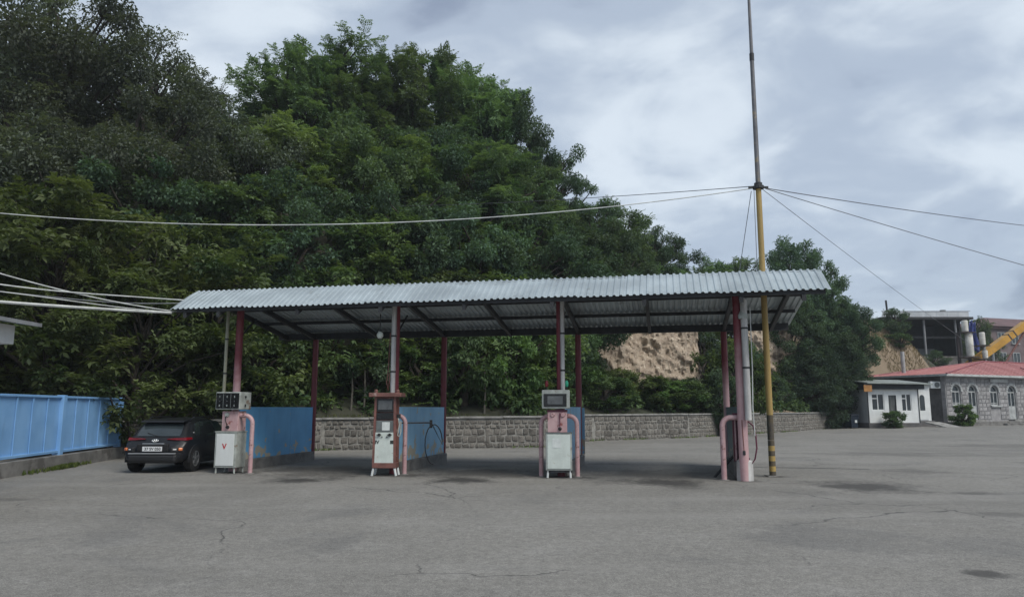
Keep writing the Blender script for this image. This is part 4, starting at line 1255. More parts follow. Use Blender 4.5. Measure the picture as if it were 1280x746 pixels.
def build_annex():
    t = thing('entrance_porch', 'narrow white porch with an arched door window between booth and stone house', 'porch', (31.25, 58.1, .12), R(3))
    link('wall', MB().box((.62, .6, 1.9), (1.3, 1.1, 2.8), .01), M['boothwhite'], t)
    d = link('door', MB().box((.62, .03, 1.72), (.86, .05, 2.2), .01), M['boothwhite'], t)
    q = MB(); pl = [(-.2, 1.35), (.2, 1.35), (.2, 2.3)] + [(.2 * math.cos(a), 2.3 + .25 * math.sin(a)) for a in np.linspace(.2, math.pi - .2, 9)] + [(-.2, 2.3)]
    q.prism([(.6 + x, z) for x, z in pl], -.005, .02)
    link('arched_window', q, M['pane'], d)
    link('plinth', MB().box((.7, .5, .28), (1.5, 1.3, .56), .02), M['tuff_shade_plinth'], t)
    link('roof', MB().box((.6, .5, 3.36), (1.6, 1.5, .1), .01), M['boothroof'], t)
    return t
build_annex()
rp = MB()
rp.add([(31.4, 57.2, .62), (32.5, 57.2, .62), (33.5, 55.6, .22), (32.3, 55.6, .22), (31.4, 57.2, .50), (32.5, 57.2, .50), (33.5, 55.6, .16), (32.3, 55.6, .16)], [(0, 3, 2, 1), (4, 5, 6, 7), (0, 1, 5, 4), (1, 2, 6, 5), (2, 3, 7, 6), (3, 0, 4, 7)])
tag(link('ramp_slab', rp, M['concrete_light']), 'sloping pale concrete slab leading up to the white porch', 'ramp')

def arch_pts(w, z0, zs, n=9):
    r = w / 2
    return [(-r, z0), (r, z0), (r, zs)] + [(r * math.cos(a), zs + r * math.sin(a)) for a in np.linspace(0, math.pi, n)[1:-1]] + [(-r, zs)]

def build_stone_house():
    AN = math.atan2(.44, .9)
    t = thing('stone_house', 'grey stone house with arched windows and red hipped roof at the right', 'house', (34.8, 60.0, .22), AN)
    L, D_ = 24.0, 6.5
    zf, zt = .5, 4.0
    ops = [(1.35, 'w'), (3.45, 'd'), (6.35, 'w'), (8.75, 'd'), (11.1, 'w'), (13.6, 'd'), (16.5, 'w'), (19.0, 'w')]
    ow = 1.12
    # terrace, core walls
    link('terrace', MB().box((L / 2 - .2, -.75, .05), (L + .6, 1.5, .62), .03), M['concrete'], t)
    for k in (0, 1): link('terrace_step', MB().box((7.3, -1.65 - .35 * k, .14 - .14 * k), (5.2 + .8 * k, .36, .16), .02), M['concrete'], t)
    wall = MB()
    # front wall as a strip with openings: piers, sills, heads
    xs = [0]
    for c, k in ops: xs += [c - ow / 2, c + ow / 2]
    xs.append(L)
    th = .35
    for i in range(0, len(xs), 2):
        a, b = xs[i], xs[i + 1]
        wall.box(((a + b) / 2, th / 2, (zf + zt) / 2 - .2), (b - a, th, zt - zf + .4))
    zs = 2.75
    for c, k in ops:
        if k == 'w': wall.box((c, th / 2, (zf - .4 + 1.65) / 2), (ow, th, 1.65 - zf + .4))
        # head with an arched soffit
        n = 12; r = ow / 2
        pts = [(c + r * math.cos(a), zs + r * math.sin(a)) for a in np.linspace(math.pi, 0, n)] + [(c + r, zt), (c - r, zt)]
        # split in columns so every face stays convex
        for i in range(n - 1):
            (xa, za), (xb, zb2) = pts[i], pts[i + 1]
            wall.prism([(xa, za), (xb, zb2), (xb, zt), (xa, zt)], .0, th)
    link('front_wall', wall, M['tuff'], t)
    link('end_wall', MB().box((th / 2 + .002, D_ / 2 + th / 2, 2.05), (th, D_ - th, zt + .1), 0), M['tuff_shade_plinth'], t)
    link('end_wall', MB().box((L - th / 2 - .002, D_ / 2 + th / 2, 2.05), (th, D_ - th, zt + .1), 0), M['tuff_shade_plinth'], t)
    link('back_wall', MB().box((L / 2, D_ - th / 2, 2.05), (L - 2 * th - .01, th, zt + .1)), M['tuff_shade_plinth'], t)
    link('floor', MB().box((L / 2, D_ / 2, .45), (L - .8, D_ - .8, .1)), M['concrete'], t)
    # facing stones, laid proud of the wall between the openings
    var = []
    for k in range(6):
        q = MB(); j = lambda a: random.uniform(-a, a)
        bk = [(-.5, .5, -.5), (.5, .5, -.5), (.5, .5, .5), (-.5, .5, .5)]
        fr = [(x * .93 + j(.03), -.5 + j(.25), z * .9 + j(.04)) for x, y, z in bk]
        q.v = bk + fr
        q.f = [(0, 1, 5, 4), (1, 2, 6, 5), (2, 3, 7, 6), (3, 0, 4, 7), (4, 5, 6, 7)]
        me = q.mesh('facing_stone'); me.materials.append(M['tuff']); var.append(me)
    cnt = 0; z = zf
    blocks = []
    while z < zt - .12:
        rh = random.choice([.30, .34, .38])
        rh = min(rh, zt - .05 - z)
        for i in range(0, len(xs), 2):
            a, b = xs[i] + .06, xs[i + 1] - .06
            s = a
            while s < b - .08:
                w = min(random.uniform(.4, .75), b - s)
                blocks.append((s + w / 2, z + rh / 2, w, rh)); s += w
        z += rh
    blocks.sort(key=lambda q: q[0])
    for x, z, w, h in blocks[:170]:
        o = bpy.data.objects.new('facing_stone', random.choice(var)); COL.objects.link(o); o.parent = t
        o.location = (x, -.018, z); o.scale = (w - .03, .06, h - .03)
    # openings: frames, panes, arched trim, sills, doors
    for c, k in ops:
        z0 = 1.65 if k == 'w' else .5
        g = MB().prism([(c + x, z) for x, z in arch_pts(ow, z0, zs)], .16, .19)
        w = link('window' if k == 'w' else 'door', g, M['pane'], t)
        f = MB(); r = ow / 2
        for x in (-r + .05, 0, r - .05): f.box((c + x, .13, (z0 + zs) / 2), (.1 if x else .08, .06, zs - z0))
        f.box((c, .128, zs), (ow, .065, .10)); f.box((c, .127, z0 + .05), (ow, .06, .1))
        if k == 'd': f.box((c, .135, z0 + .55), (ow, .05, 1.1))
        else: f.box((c, .135, z0 + .2), (ow - .1, .045, .05))
        f.tube([(c + (r - .05) * math.cos(a), .13, zs + (r - .05) * math.sin(a)) for a in np.linspace(0, math.pi, 11)], .05, 6)
        link('frame', f, M['trim'], w)
        tr = MB()
        n = 11
        for i in range(n):
            a0, a1 = math.pi * i / n + .02, math.pi * (i + 1) / n - .02
            poly = [(c + q * math.cos(a), zs + q * math.sin(a)) for q, a in ((r + .02, a0), (r + .24, a0), (r + .24, a1), (r + .02, a1))]
            tr.prism(poly, -.06, .02)
        link('arch_trim', tr, M['trim'], w)
        if k == 'w': link('sill', MB().box((c, -.06, z0 - .07), (ow + .3, .24, .12), .015), M['trim'], w)
        else: link('door_step', MB().box((c, -.25, .42), (ow + .3, .5, .14), .015), M['concrete_light'], w)
    # cornice strip and a pale sign board under the eave
    link('cornice', MB().box((L / 2, -.05, zt - .05), (L + .1, .12, .12)), M['trim'], t)
    link('blank_board', MB().box((7.0, -.1, zt - .28), (2.4, .05, .28), .01), M['fascia'], t)
    # hipped roof in sheet strips with raised seams
    ov = .65; ze = zt + .12; zr = zt + 1.6; ax = 10.5; ay = D_ / 2
    A = Vector((-ov, -ov, ze)); B = Vector((L + ov, -ov, ze)); C = Vector((L + ov, D_ + ov, ze)); Dd = Vector((-ov, D_ + ov, ze))
    E1 = Vector((ax, ay, zr)); E2 = Vector((L - 6, ay, zr))
    def roof_face(poly, n, nm='roof_sheet'):
        """split a roof polygon (low edge first two points) into n strips running up the slope"""
        a, b = poly[0], poly[1]
        up = poly[2:]
        for i in range(n):
            q = MB()
            t0, t1 = i / n, (i + 1) / n
            def top(tt):
                # point where a line up the slope meets the upper outline
                if len(up) == 1:
                    ap = up[0]; f = ((ap - a).dot(b - a)) / ((b - a).length_squared)
                    if tt <= f: return a.lerp(ap, tt / f)
                    return b.lerp(ap, (1 - tt) / (1 - f))
                r_, l_ = up[0], up[1]
                fl = ((l_ - a).dot(b - a)) / ((b - a).length_squared); fr_ = ((r_ - a).dot(b - a)) / ((b - a).length_squared)
                if tt < fl: return a.lerp(l_, tt / fl)
                if tt > fr_: return b.lerp(r_, (1 - tt) / (1 - fr_))
                return l_.lerp(r_, (tt - fl) / (fr_ - fl))
            p = [a.lerp(b, t0), a.lerp(b, t1), top(t1), top(t0)]
            nr = (p[1] - p[0]).cross((poly[2] - p[0])).normalized()
            if nr.z < 0: nr = -nr
            lift = nr * random.uniform(0, .012)
            q.add([x + lift for x in p] + [x - nr * .05 for x in p], [(0, 1, 2, 3), (7, 6, 5, 4), (0, 4, 5, 1), (1, 5, 6, 2), (2, 6, 7, 3), (3, 7, 4, 0)])
            e = (p[1] - p[0]).normalized() * .02
            q.add([p[0] - e + lift, p[0] + e + lift, p[3] + e + lift, p[3] - e + lift] + [x + nr * .04 for x in (p[0] - e, p[0] + e, p[3] + e, p[3] - e)], [(4, 5, 6, 7), (0, 1, 5, 4), (1, 2, 6, 5), (3, 0, 4, 7)])
            link(nm, q, M['redroof'], t)
    roof_face([A, B, E2, E1], 42)
    roof_face([Dd, A, E1], 14)
    roof_face([B, C, E2], 10)
    roof_face([C, Dd, E1, E2], 24)
    for p, q in ((A, E1), (Dd, E1), (B, E2), (E1, E2)):
        link('ridge_cap', MB().tube([p + Vector((0, 0, .03)), q + Vector((0, 0, .03))], .07, 8), M['ridge_red'], t)
    # a dormer-like valley to the right
    link('ridge_cap', MB().tube([Vector((12.2, 1.0, ze + .85)), Vector((14.6, -ov + .05, ze + .06))], .08, 8), M['ridge_red'], t)
    link('fascia', MB().box((L / 2, -ov + .01, ze - .07), (L + 2 * ov, .04, .17)), M['fascia'], t)
    link('fascia', MB().box((-ov + .01, D_ / 2, ze - .07), (.04, D_ + 2 * ov - .05, .17)), M['fascia'], t)
    link('soffit', MB().box((L / 2, -.3, ze - .13), (L + 1.0, .62, .02)).box((-.33, D_ / 2 + .1, ze - .134), (.6, D_ + .9, .02)), M['soffit'], t)
    link('flue_pipe', MB().tube([(2.0, 5.0, 4.2), (2.0, 5.0, 6.35)], .16, 10), M['trim'], t)
    return t
build_stone_house()
# air conditioner on the shaded end wall
ac = thing('air_conditioner', 'white air conditioner box under the eave of the stone house end wall', 'air conditioner', (34.15, 60.35, 3.2), math.atan2(.44, .9) - .35)
link('case', MB().box((0, 0, .3), (.85, .32, .56), .03), M['boothwhite'], ac)
link('fan_grille', MB().lathe([(.22, 0), (.22, -.02), (.0, -.02)], 18, 'y', (.12, -.165, .3)), M['greypanel'], ac)
link('bracket', MB().box((0, .05, .0), (.7, .35, .03)), M['steel_dark'], ac)

# wheelie bin at the end of the stone wall
wb = thing('waste_bin', 'dark blue waste bin at the far end of the stone wall beside the booth', 'bin', (26.0, 57.6, .1), .3)
mb = MB(); mb.add([(-.28, -.33, .08), (.28, -.33, .08), (.28, .3, .08), (-.28, .3, .08), (-.36, -.42, 1.0), (.36, -.42, 1.0), (.36, .38, 1.0), (-.36, .38, 1.0)], [(3, 2, 1, 0), (4, 5, 6, 7), (0, 1, 5, 4), (1, 2, 6, 5), (2, 3, 7, 6), (3, 0, 4, 7)])
link('tub', mb, M['bin'], wb)
link('lid', MB().box((0, -.02, 1.05), (.78, .88, .09), .03, (.06, 0, 0)), M['bin'], wb)
for x in (-.25, .25): link('wheel', MB().lathe([(0, -.03), (.1, -.03), (.1, .03), (0, .03)], 12, 'x', (x, .34, .1)), M['black'], wb)
link('label_plate', MB().box((.1, -.385, .55), (.2, .02, .2)), M['paper'], wb)

# ------------------------------------------------------------------ things on the rise behind the red roof
def build_shed():
    t = thing('open_shed', 'dark open-fronted shed on the rise above the red roof', 'shed', (44.6, 89.0, 7.2), 0)
    W_, D_ = 10.3, 7.0
    link('base_wall', MB().box((W_ / 2 + 2.6, .3, -.2), (W_ - 4.6, .5, 1.6), .02), M['concrete'], t)
    link('floor', MB().box((W_ / 2, D_ / 2, .55), (W_, D_, .15)), M['concrete'], t)
    link('back_wall', MB().box((W_ / 2, D_, 2.7), (W_, .2, 4.6)), M['shed'], t)
    link('side_wall', MB().box((.1, D_ / 2, 2.7), (.2, D_ - .2, 4.6)), M['shed'], t)
    link('side_wall', MB().box((W_ - .1, D_ / 2 + .6, 2.7), (.2, D_ - 1.4, 4.6)), M['shed'], t)
    link('mid_beam', MB().box((W_ / 2, 1.2, 3.0), (W_ - .4, .2, .25)), M['steel_dark'], t)
    link('counter', MB().box((W_ / 2 + 1.5, 4.0, 1.2), (3.2, .6, 1.2), .02), M['greypanel'], t)
    for x in (5.15, 8.95, 10.1): link('post', MB().tube([(x, .1, .3), (x, .1, 5.0)], .13, 10), M['shed_post'], t)
    link('roof', MB().box((W_ / 2 + .1, D_ / 2 - .1, 5.15), (W_ + .8, D_ + 1.0, .3), .02), M['steel_dark'], t)
    for k in range(8):
        link('parapet_sheet', MB().box((.55 + k * 1.3, -.55, 5.62), (1.26, .05, .66)), M['rail'], t)
    link('parapet_rail', MB().box((W_ / 2, -.58, 5.98), (W_ + .4, .06, .06)), M['shed_post'], t)
    link('roof_vent', MB().box((8.4, 1.5, 5.9), (.5, .5, 1.0), .03), M['greypanel'], t)
    return t
build_shed()
tp = MB()
for j in range(9):
    for i in range(7):
        x, z = i / 6, j / 8
        tp.v.append((54.55 + x * 1.15 * (1 - .35 * z) + .1 * math.sin(j), 88.2 + .12 * math.sin(i * 2.4 + j * .5), 8.3 + 3.6 * z - .2 * math.sin(i * 1.7)))
for j in range(8):
    for i in range(6): tp.f.append((j * 7 + i, j * 7 + i + 1, (j + 1) * 7 + i + 1, (j + 1) * 7 + i))
o = tag(link('tarpaulin', tp, M['tarp'], smooth=True), 'blue tarpaulin hanging at the right corner of the dark open shed', 'tarpaulin')
o.modifiers.new('thick', 'SOLIDIFY').thickness = .03
pp = thing('antenna_pole', 'thin leaning pole standing on the left end of the shed roof', 'pole', (46.2, 90.5, 12.3))
link('pole', MB().tube([(0, 0, 0), (-.1, 0, 2.5)], .12, 8), M['steel_dark'], pp)
for k, (x, z, w, h, la) in enumerate([(51.0, 10.2, .85, 1.3, 'topmost of the stacked cream tanks right of the dark shed'), (51.35, 7.4, 1.0, 2.75, 'tall cream tank below the topmost one, right of the dark shed'),
                                      (52.85, 8.7, .75, 1.45, 'small cream tank on the right side of the tank rack'), (53.0, 7.2, .7, .95, 'lowest small cream tank right of the dark shed')]):
    q = thing('storage_tank', la, 'tank', (x + .25, 83.5, z), 0, 'cream tanks on the rack')
    link('shell', MB().lathe([(0, 0), (w * .36, .02), (w * .4, .1), (w * .4, h - .12), (w * .34, h - .02), (0, h)], 16), M['tank'], q, smooth=True)
    link('filler_cap', MB().lathe([(.1, 0), (.1, .1), (0, .1)], 10, 'z', (0, 0, h - .03)), M['steel_dark'], q)
rk = thing('tank_rack', 'dark steel rack holding the cream tanks', 'rack', (51.0, 83.5, 0))
for x in (-.35, .85, 2.55):
    link('upright', MB().box((x, .55, 5.8), (.25, .25, 8.5)), M['shed_post' if x > 2 else 'steel_brown'], rk)
for x, z, w in ((.3, 10.1, 1.6), (.5, 7.3, 1.8), (1.9, 8.6, 1.4), (1.9, 7.1, 1.3)): link('shelf', MB().box((x, .1, z), (w, 1.3, .1)), M['steel_brown'], rk)

# truck crane: the boom shows above the red roof, the carrier stands behind the house
def build_crane():
    t = thing('truck_crane', 'yellow telescopic crane boom rising behind the red roofed house', 'crane', (47.5, 84.5, gz(47, 84)))
    a = Vector((3.0, 0, 5.2)); b = Vector((23.5, .5, 19.0))
    d = (b - a).normalized()
    def seg(t0, t1, w, h, nm, m):
        p, q = a.lerp(b, t0), a.lerp(b, t1)
        s = Vector((0, 1, 0)); u = s.cross(d).normalized() * -1
        if u.z < 0: u = -u
        vs = [x + s * (i * w / 2) + u * (j * h / 2) for x in (p, q) for i, j in ((-1, -1), (1, -1), (1, 1), (-1, 1))]
        return link(nm, MB().add(vs, [(0, 1, 2, 3), (7, 6, 5, 4), (0, 4, 5, 1), (1, 5, 6, 2), (2, 6, 7, 3), (3, 7, 4, 0)]), m, t)
    seg(-.1, .62, 1.0, .74, 'boom_section', M['crane'])
    seg(.6, .9, .8, 1.0, 'boom_section', M['crane'])
    seg(.88, 1.0, .6, .8, 'boom_section', M['crane'])
    for f in (.30, .33, .42, .5): seg(f, f + .006, 1.04, .78, 'boom_band', M['steel_brown'])
    link('lift_cylinder', MB().tube([Vector((6.6, 0, 3.6)), a.lerp(b, .42) - Vector((0, 0, .5))], .12, 10), M['rustred'], t)
    link('cylinder_rod', MB().tube([a.lerp(b, .30) + Vector((2.2, 0, -1.9)), a.lerp(b, .40) + Vector((0, 0, -.6))], .11, 8), M['boothwhite'], t)
    link('turret', MB().box((3.6, 0, 3.6), (4.2, 2.2, 2.4), .15), M['crane'], t)
    link('carrier', MB().box((5, 0, 1.7), (12, 2.4, 1.1), .1), M['crane'], t)
    cb = link('cab', MB().box((12.0, 0, 2.2), (2.2, 2.4, 2.5), .15), M['crane'], t)
    link('cab_window', MB().box((12.2, -1.22, 2.8), (1.4, .03, .9)), M['pane'], cb)
    for x in (.6, 2.0, 8.2, 11.8):
        for y in (-1.05, 1.05):
            link('wheel', MB().lathe([(0, -.16), (.5, -.16), (.55, -.1), (.55, .1), (.5, .16), (0, .16)], 18, 'y', (x, y, .55)), M['tyre'], t)
    return t
build_crane()

def build_far_block():
    t = thing('apartment_block', 'pinkish grey block with low red roof behind the crane boom', 'building', (81.0, 125.0, 0), R(18))
    W_, D_ = 26, 12; zt = 15.0
    link('wall', MB().box((W_ / 2, D_ / 2, zt / 2), (W_, D_, zt)), M['brick'], t)
    for fl in range(4):
        z = 3.0 + fl * 3.4
        for k in range(8):
            x = 2.2 + k * 3.1
            w = link('window', MB().box((x, -.03, z + .3), (1.5, .1, 1.7)), M['pane'], t)
            link('frame', MB().box((x, -.08, z + .3), (.1, .08, 1.7)).box((x - .75, -.08, z + .3), (.1, .09, 1.8)).box((x + .75, -.08, z + .3), (.1, .09, 1.8)).box((x, -.08, z + 1.2), (1.6, .08, .1)), M['trim'], w)
            link('sill', MB().box((x, -.12, z - .65), (1.8, .3, .14)), M['trim'], w)
    link('eave_band', MB().box((W_ / 2, D_ / 2, zt + .2), (W_ + 1.0, D_ + 1.0, .4)), M['brickroof'], t)
    rf = MB(); o_ = .8
    rf.add([(-o_, -o_, zt + .4), (W_ + o_, -o_, zt + .4), (W_ + o_, D_ + o_, zt + .4), (-o_, D_ + o_, zt + .4), (6, D_ / 2, zt + 2.8), (W_ - 6, D_ / 2, zt + 2.8)], [(0, 1, 5, 4), (1, 2, 5), (2, 3, 4, 5), (3, 0, 4), (3, 2, 1, 0)])
    link('roof', rf, M['brickroof'], t)
    return t
build_far_block()
for k, (x, z, la) in enumerate([(62.9, 9.2, 'pale steel post under the crane boom, left of the thicker pair'), (67.8, 9.8, 'left of the two pale steel posts at the right edge behind the red roof'), (68.9, 9.6, 'right of the two pale steel posts at the right edge behind the red roof')]):
    q = thing('steel_post', la, 'post', (x, 97, 0), 0, 'pale posts behind the house')
    link('shaft', MB().tube([(0, 0, 0), (0, 0, z)], .15, 8), M['shed_post'], q)
    link('head', MB().box((0, 0, z), (.8, .3, .25), .03), M['shed_post'], q)
    if k: link('lamp_box', MB().box((.3, 0, z + .9), (1.1, .4, .9), .05), M['boothgrey'], q)

# ================================================================== VEGETATION
def leaves_mesh(name, C, D, U, L, W, m, tint=None):
    """one rhombic, slightly folded leaf per row: centre C, long axis D, normal U, length L, width W"""
    n = len(C)
    D = D / (np.linalg.norm(D, axis=1)[:, None] + 1e-9)
    Sd = np.cross(D, U); Sd /= (np.linalg.norm(Sd, axis=1)[:, None] + 1e-9)
    Nn = np.cross(Sd, D)
    L = np.broadcast_to(L, (n,))[:, None]; W = np.broadcast_to(W, (n,))[:, None]
    v = np.empty((n, 4, 3), np.float32)
    v[:, 0] = C - D * L * .5
    v[:, 1] = C + Sd * W * .5 + Nn * W * .18 - D * L * .06
    v[:, 2] = C + D * L * .5 - Nn * L * .10
    v[:, 3] = C - Sd * W * .5 + Nn * W * .18 - D * L * .06
    me = bpy.data.meshes.new(name)
    me.vertices.add(n * 4); me.vertices.foreach_set('co', v.reshape(-1))
    me.loops.add(n * 4); me.loops.foreach_set('vertex_index', np.arange(n * 4, dtype=np.int32))
    me.polygons.add(n)
    me.polygons.foreach_set('loop_start', np.arange(0, n * 4, 4, dtype=np.int32))
    me.polygons.foreach_set('loop_total', np.full(n, 4, dtype=np.int32))
    if tint is None: tint = rng.random(n)
    at = me.attributes.new('tint', 'FLOAT', 'FACE'); at.data.foreach_set('value', tint.astype(np.float32))
    me.update(calc_edges=True)
    me.materials.append(m)
    return me

def rnd_dir(n):
    d = rng.normal(size=(n, 3)); return d / np.linalg.norm(d, axis=1)[:, None]

def crown_leaves(clumps, rad, per, Lr, ar, compound=0, droop=.35, flat=.65, sprigs=5, sprig_len=.9):
    """leaves gathered in clumps, plus twigs that stick out of them. returns C, D, U, L, W, tint"""
    Cs, Ds, Us, Ls, Ts = [], [], [], [], []
    for c, r in zip(clumps, rad):
        n = int(per * (r / np.mean(rad)) ** 2 * rng.uniform(.7, 1.2))
        base = rng.beta(1.1, 1.3) * .75
        dr = rnd_dir(n)
        rr = rng.random(n) ** .45
        p = c + dr * (rr * r)[:, None] * np.array([1, 1, flat])
        d = dr * .7 + rnd_dir(n) * .8 + np.array([0, 0, -droop])
        u = rnd_dir(n) * .7 + np.array([0, 0, 1.0])
        Cs.append(p); Ds.append(d); Us.append(u); Ls.append(rng.uniform(*Lr, n)); Ts.append(np.clip(base + rng.random(n) * .22, 0, 1))
        # twigs
        k = rng.poisson(sprigs)
        for _ in range(k):
            o = rnd_dir(1)[0]; o[2] = abs(o[2]) * .9 + .1; o /= np.linalg.norm(o)
            st = c + o * r * .75 * np.array([1, 1, flat]); ln = r * sprig_len * rng.uniform(.4, 1.0)
            m = int(8 + ln * 9)
            t = np.linspace(0, 1, m)
            side = np.cross(o, [0, 0, 1.]); side /= np.linalg.norm(side) + 1e-9
            pts = st + o * (t * ln)[:, None] + np.array([0, 0, -1.]) * (t ** 2 * ln * .25)[:, None]
            sg = np.where(np.arange(m) % 2 == 0, 1, -1)[:, None]
            dd = o * .6 + side * sg * 1.0 + rnd_dir(m) * .35
            L = rng.uniform(*Lr, m) * .85
            pts = pts + dd / np.linalg.norm(dd, axis=1)[:, None] * (L * .5)[:, None]
            Cs.append(pts); Ds.append(dd); Us.append(np.tile([0, 0, 1.], (m, 1)) + rnd_dir(m) * .4); Ls.append(L); Ts.append(np.clip(base + .2 + rng.random(m) * .5, 0, 1))
    C = np.vstack(Cs); D = np.vstack(Ds); U = np.vstack(Us); L = np.concatenate(Ls); T = np.concatenate(Ts)
    if compound:
        # turn every leaf into a pinnate leaf with leaflets
        D = D / np.linalg.norm(D, axis=1)[:, None]
        S = np.cross(D, U); S /= np.linalg.norm(S, axis=1)[:, None] + 1e-9
        out = []
        k = compound
        for i in range(k):
            f = i / (k - 1)
            if i == k - 1: off = D * (L * .5)[:, None]; dd = D
            else:
                sg = 1 if i % 2 == 0 else -1
                off = D * (L * (-.4 + .8 * (i // 2) / max(1, (k - 2) // 2)))[:, None] + S * (L * .16 * sg)[:, None]
                dd = D * .55 + S * sg
            off = off - np.array([0, 0, 1.]) * (L * .12 * f)[:, None]
            out.append((C + off, dd + rnd_dir(len(C)) * .2, U + rnd_dir(len(C)) * .3, L * .42, np.clip(T + rng.uniform(-.1, .1, len(T)), 0, 1)))
        C = np.vstack([o[0] for o in out]); D = np.vstack([o[1] for o in out]); U = np.vstack([o[2] for o in out])
        L = np.concatenate([o[3] for o in out]); T = np.concatenate([o[4] for o in out])
    return C, D, U, L, L * ar, T

def make_tree(kind, seed, H=10.0, Rc=3.8, nclump=70, per=260, Lr=(.18, .32), ar=.5, mleaf='leaf_oak', compound=0, lo=.22, droop=.35, sprigs=5, cl=(.16, .26), flat=.65, shape='round', bark='bark', sprig_len=.9):
    global rng
    rng = np.random.default_rng(seed)
    r0 = random.Random(seed)
    zc = H * (lo + 1) / 2; hz_ = H * (1 - lo) / 2
    cl_c, cl_r = [], []
    tries = 0
    while len(cl_c) < nclump and tries < 8000:
        tries += 1
        d = rnd_dir(1)[0]
        rr = rng.uniform(.35, 1.0) ** .5
        ang = math.atan2(d[1], d[0])
        lobes = 1 + .16 * math.sin(3 * ang + seed) + .12 * math.sin(5 * ang + seed * 2.1 + d[2] * 3)
        p = np.array([d[0] * Rc * lobes, d[1] * Rc * lobes, d[2] * hz_]) * rr
        z = p[2] / hz_
        if shape == 'round':
            wf = 1.0 if z < 0 else 1 - .12 * z
        elif shape == 'cone':
            wf = (1 - .5 * (z + 1) / 2) * 1.15
        else:      # vase: spreading, flat open top
            wf = .72 + .28 * (z + 1) / 2 * 1.3
        p[0] *= wf; p[1] *= wf
        p[2] += zc
        r = Rc * rng.uniform(*cl)
        if any(np.linalg.norm(p - q) < .52 * (r + s) for q, s in zip(cl_c, cl_r)): continue
        cl_c.append(p); cl_r.append(r)
    C, D, U, L, W, T = crown_leaves(np.array(cl_c), np.array(cl_r), per, Lr, ar, compound, droop, flat, sprigs, sprig_len)
    crown = leaves_mesh('crown', C, D, U, L, W, M[mleaf], T)
    # trunk and limbs
    mb = MB()
    tp = [Vector((0, 0, -.6))]
    for k in range(1, 8):
        f = k / 7
        tp.append(Vector((r0.uniform(-.18, .18) * k * .4, r0.uniform(-.18, .18) * k * .4, H * .86 * f)))
    mb.tube(tp, [.22 * (1 - f / 7.6) + .02 for f in range(8)], 9)
    ctr = np.array(cl_c)
    for p, r in zip(cl_c, cl_r):
        z0 = max(H * .12, min(H * .78, p[2] - Rc * .45 - r0.uniform(0, .8)))
        i = z0 / (H * .86) * 7; i0 = int(i); b = tp[max(1, i0)].lerp(tp[min(7, i0 + 1)], i - i0) if i0 >= 1 else tp[1]
        e = Vector(p)
        mid = b.lerp(e, .5) + Vector((r0.uniform(-.2, .2), r0.uniform(-.2, .2), r0.uniform(.0, .45)))
        q3 = b.lerp(e, .8) + Vector((r0.uniform(-.15, .15), r0.uniform(-.15, .15), r0.uniform(.05, .3)))
        mb.tube([b, mid, q3, e + Vector((0, 0, r * .4))], [.07, .05, .032, .012], 5, False)
        for _ in range(2):
            w = Vector(rnd_dir(1)[0]); w.z = abs(w.z)
            mb.tube([q3, e + w * r * 1.05], [.02, .006], 4, False)
    trunk = mb.mesh('trunk'); trunk.materials.append(M[bark])
    trunk.polygons.foreach_set('use_smooth', [True] * len(trunk.polygons))
    return crown, trunk, H, Rc

TK = {}
TK['A1'] = make_tree('A', 1, Rc=4.0, nclump=125, per=380, Lr=(.10, .17), cl=(.10, .20), flat=.85, ar=.5, mleaf='leaf_dark', lo=.15, sprigs=6)
TK['A2'] = make_tree('A', 2, Rc=4.2, nclump=125, per=380, Lr=(.10, .17), cl=(.10, .20), flat=.85, ar=.5, mleaf='leaf_dark', lo=.12, sprigs=6, shape='vase')
TK['B1'] = make_tree('B', 3, Rc=3.5, nclump=84, per=50, Lr=(.34, .50), ar=.42, mleaf='leaf_ash', compound=9, lo=.22, sprigs=1.6, cl=(.13, .24), flat=.8, sprig_len=1.3)
TK['B2'] = make_tree('B', 4, Rc=3.4, nclump=80, per=50, Lr=(.34, .50), ar=.42, mleaf='leaf_ash', compound=9, lo=.22, sprigs=1.8, cl=(.13, .24), flat=.8, shape='vase', sprig_len=1.4)
TK['B3'] = make_tree('B', 5, Rc=3.3, nclump=76, per=50, Lr=(.34, .50), ar=.42, mleaf='leaf_yellow', compound=9, lo=.18, sprigs=1.6, cl=(.13, .24), flat=.75, sprig_len=1.2)
TK['C1'] = make_tree('C', 6, Rc=4.0, nclump=104, per=400, Lr=(.12, .20), cl=(.11, .21), flat=.82, ar=.58, mleaf='leaf_oak', lo=.15, sprigs=4)
TK['C2'] = make_tree('C', 7, Rc=3.9, nclump=100, per=400, Lr=(.12, .20), cl=(.11, .21), flat=.82, ar=.58, mleaf='leaf_oak', lo=.10, sprigs=4, shape='vase')
TK['C3'] = make_tree('C', 17, Rc=3.9, nclump=100, per=400, Lr=(.12, .20), cl=(.11, .21), flat=.82, ar=.58, mleaf='leaf_ash', lo=.10, sprigs=4)
TK['D1'] = make_tree('D', 8, Rc=4.2, nclump=62, per=34, Lr=(.45, .70), ar=.48, mleaf='leaf_walnut', compound=7, lo=.10, sprigs=1.2, cl=(.16, .25), flat=.5, droop=.55)
TK['D2'] = make_tree('D', 9, Rc=4.2, nclump=62, per=34, Lr=(.45, .70), ar=.48, mleaf='leaf_walnut', compound=7, lo=.08, sprigs=1.2, cl=(.16, .25), flat=.5, droop=.55, shape='vase')
TK['G'] = make_tree('G', 10, Rc=3.6, nclump=110, per=210, Lr=(.22, .40), ar=.22, mleaf='leaf_conifer', lo=.02, sprigs=6, shape='cone', droop=.1, flat=.8)

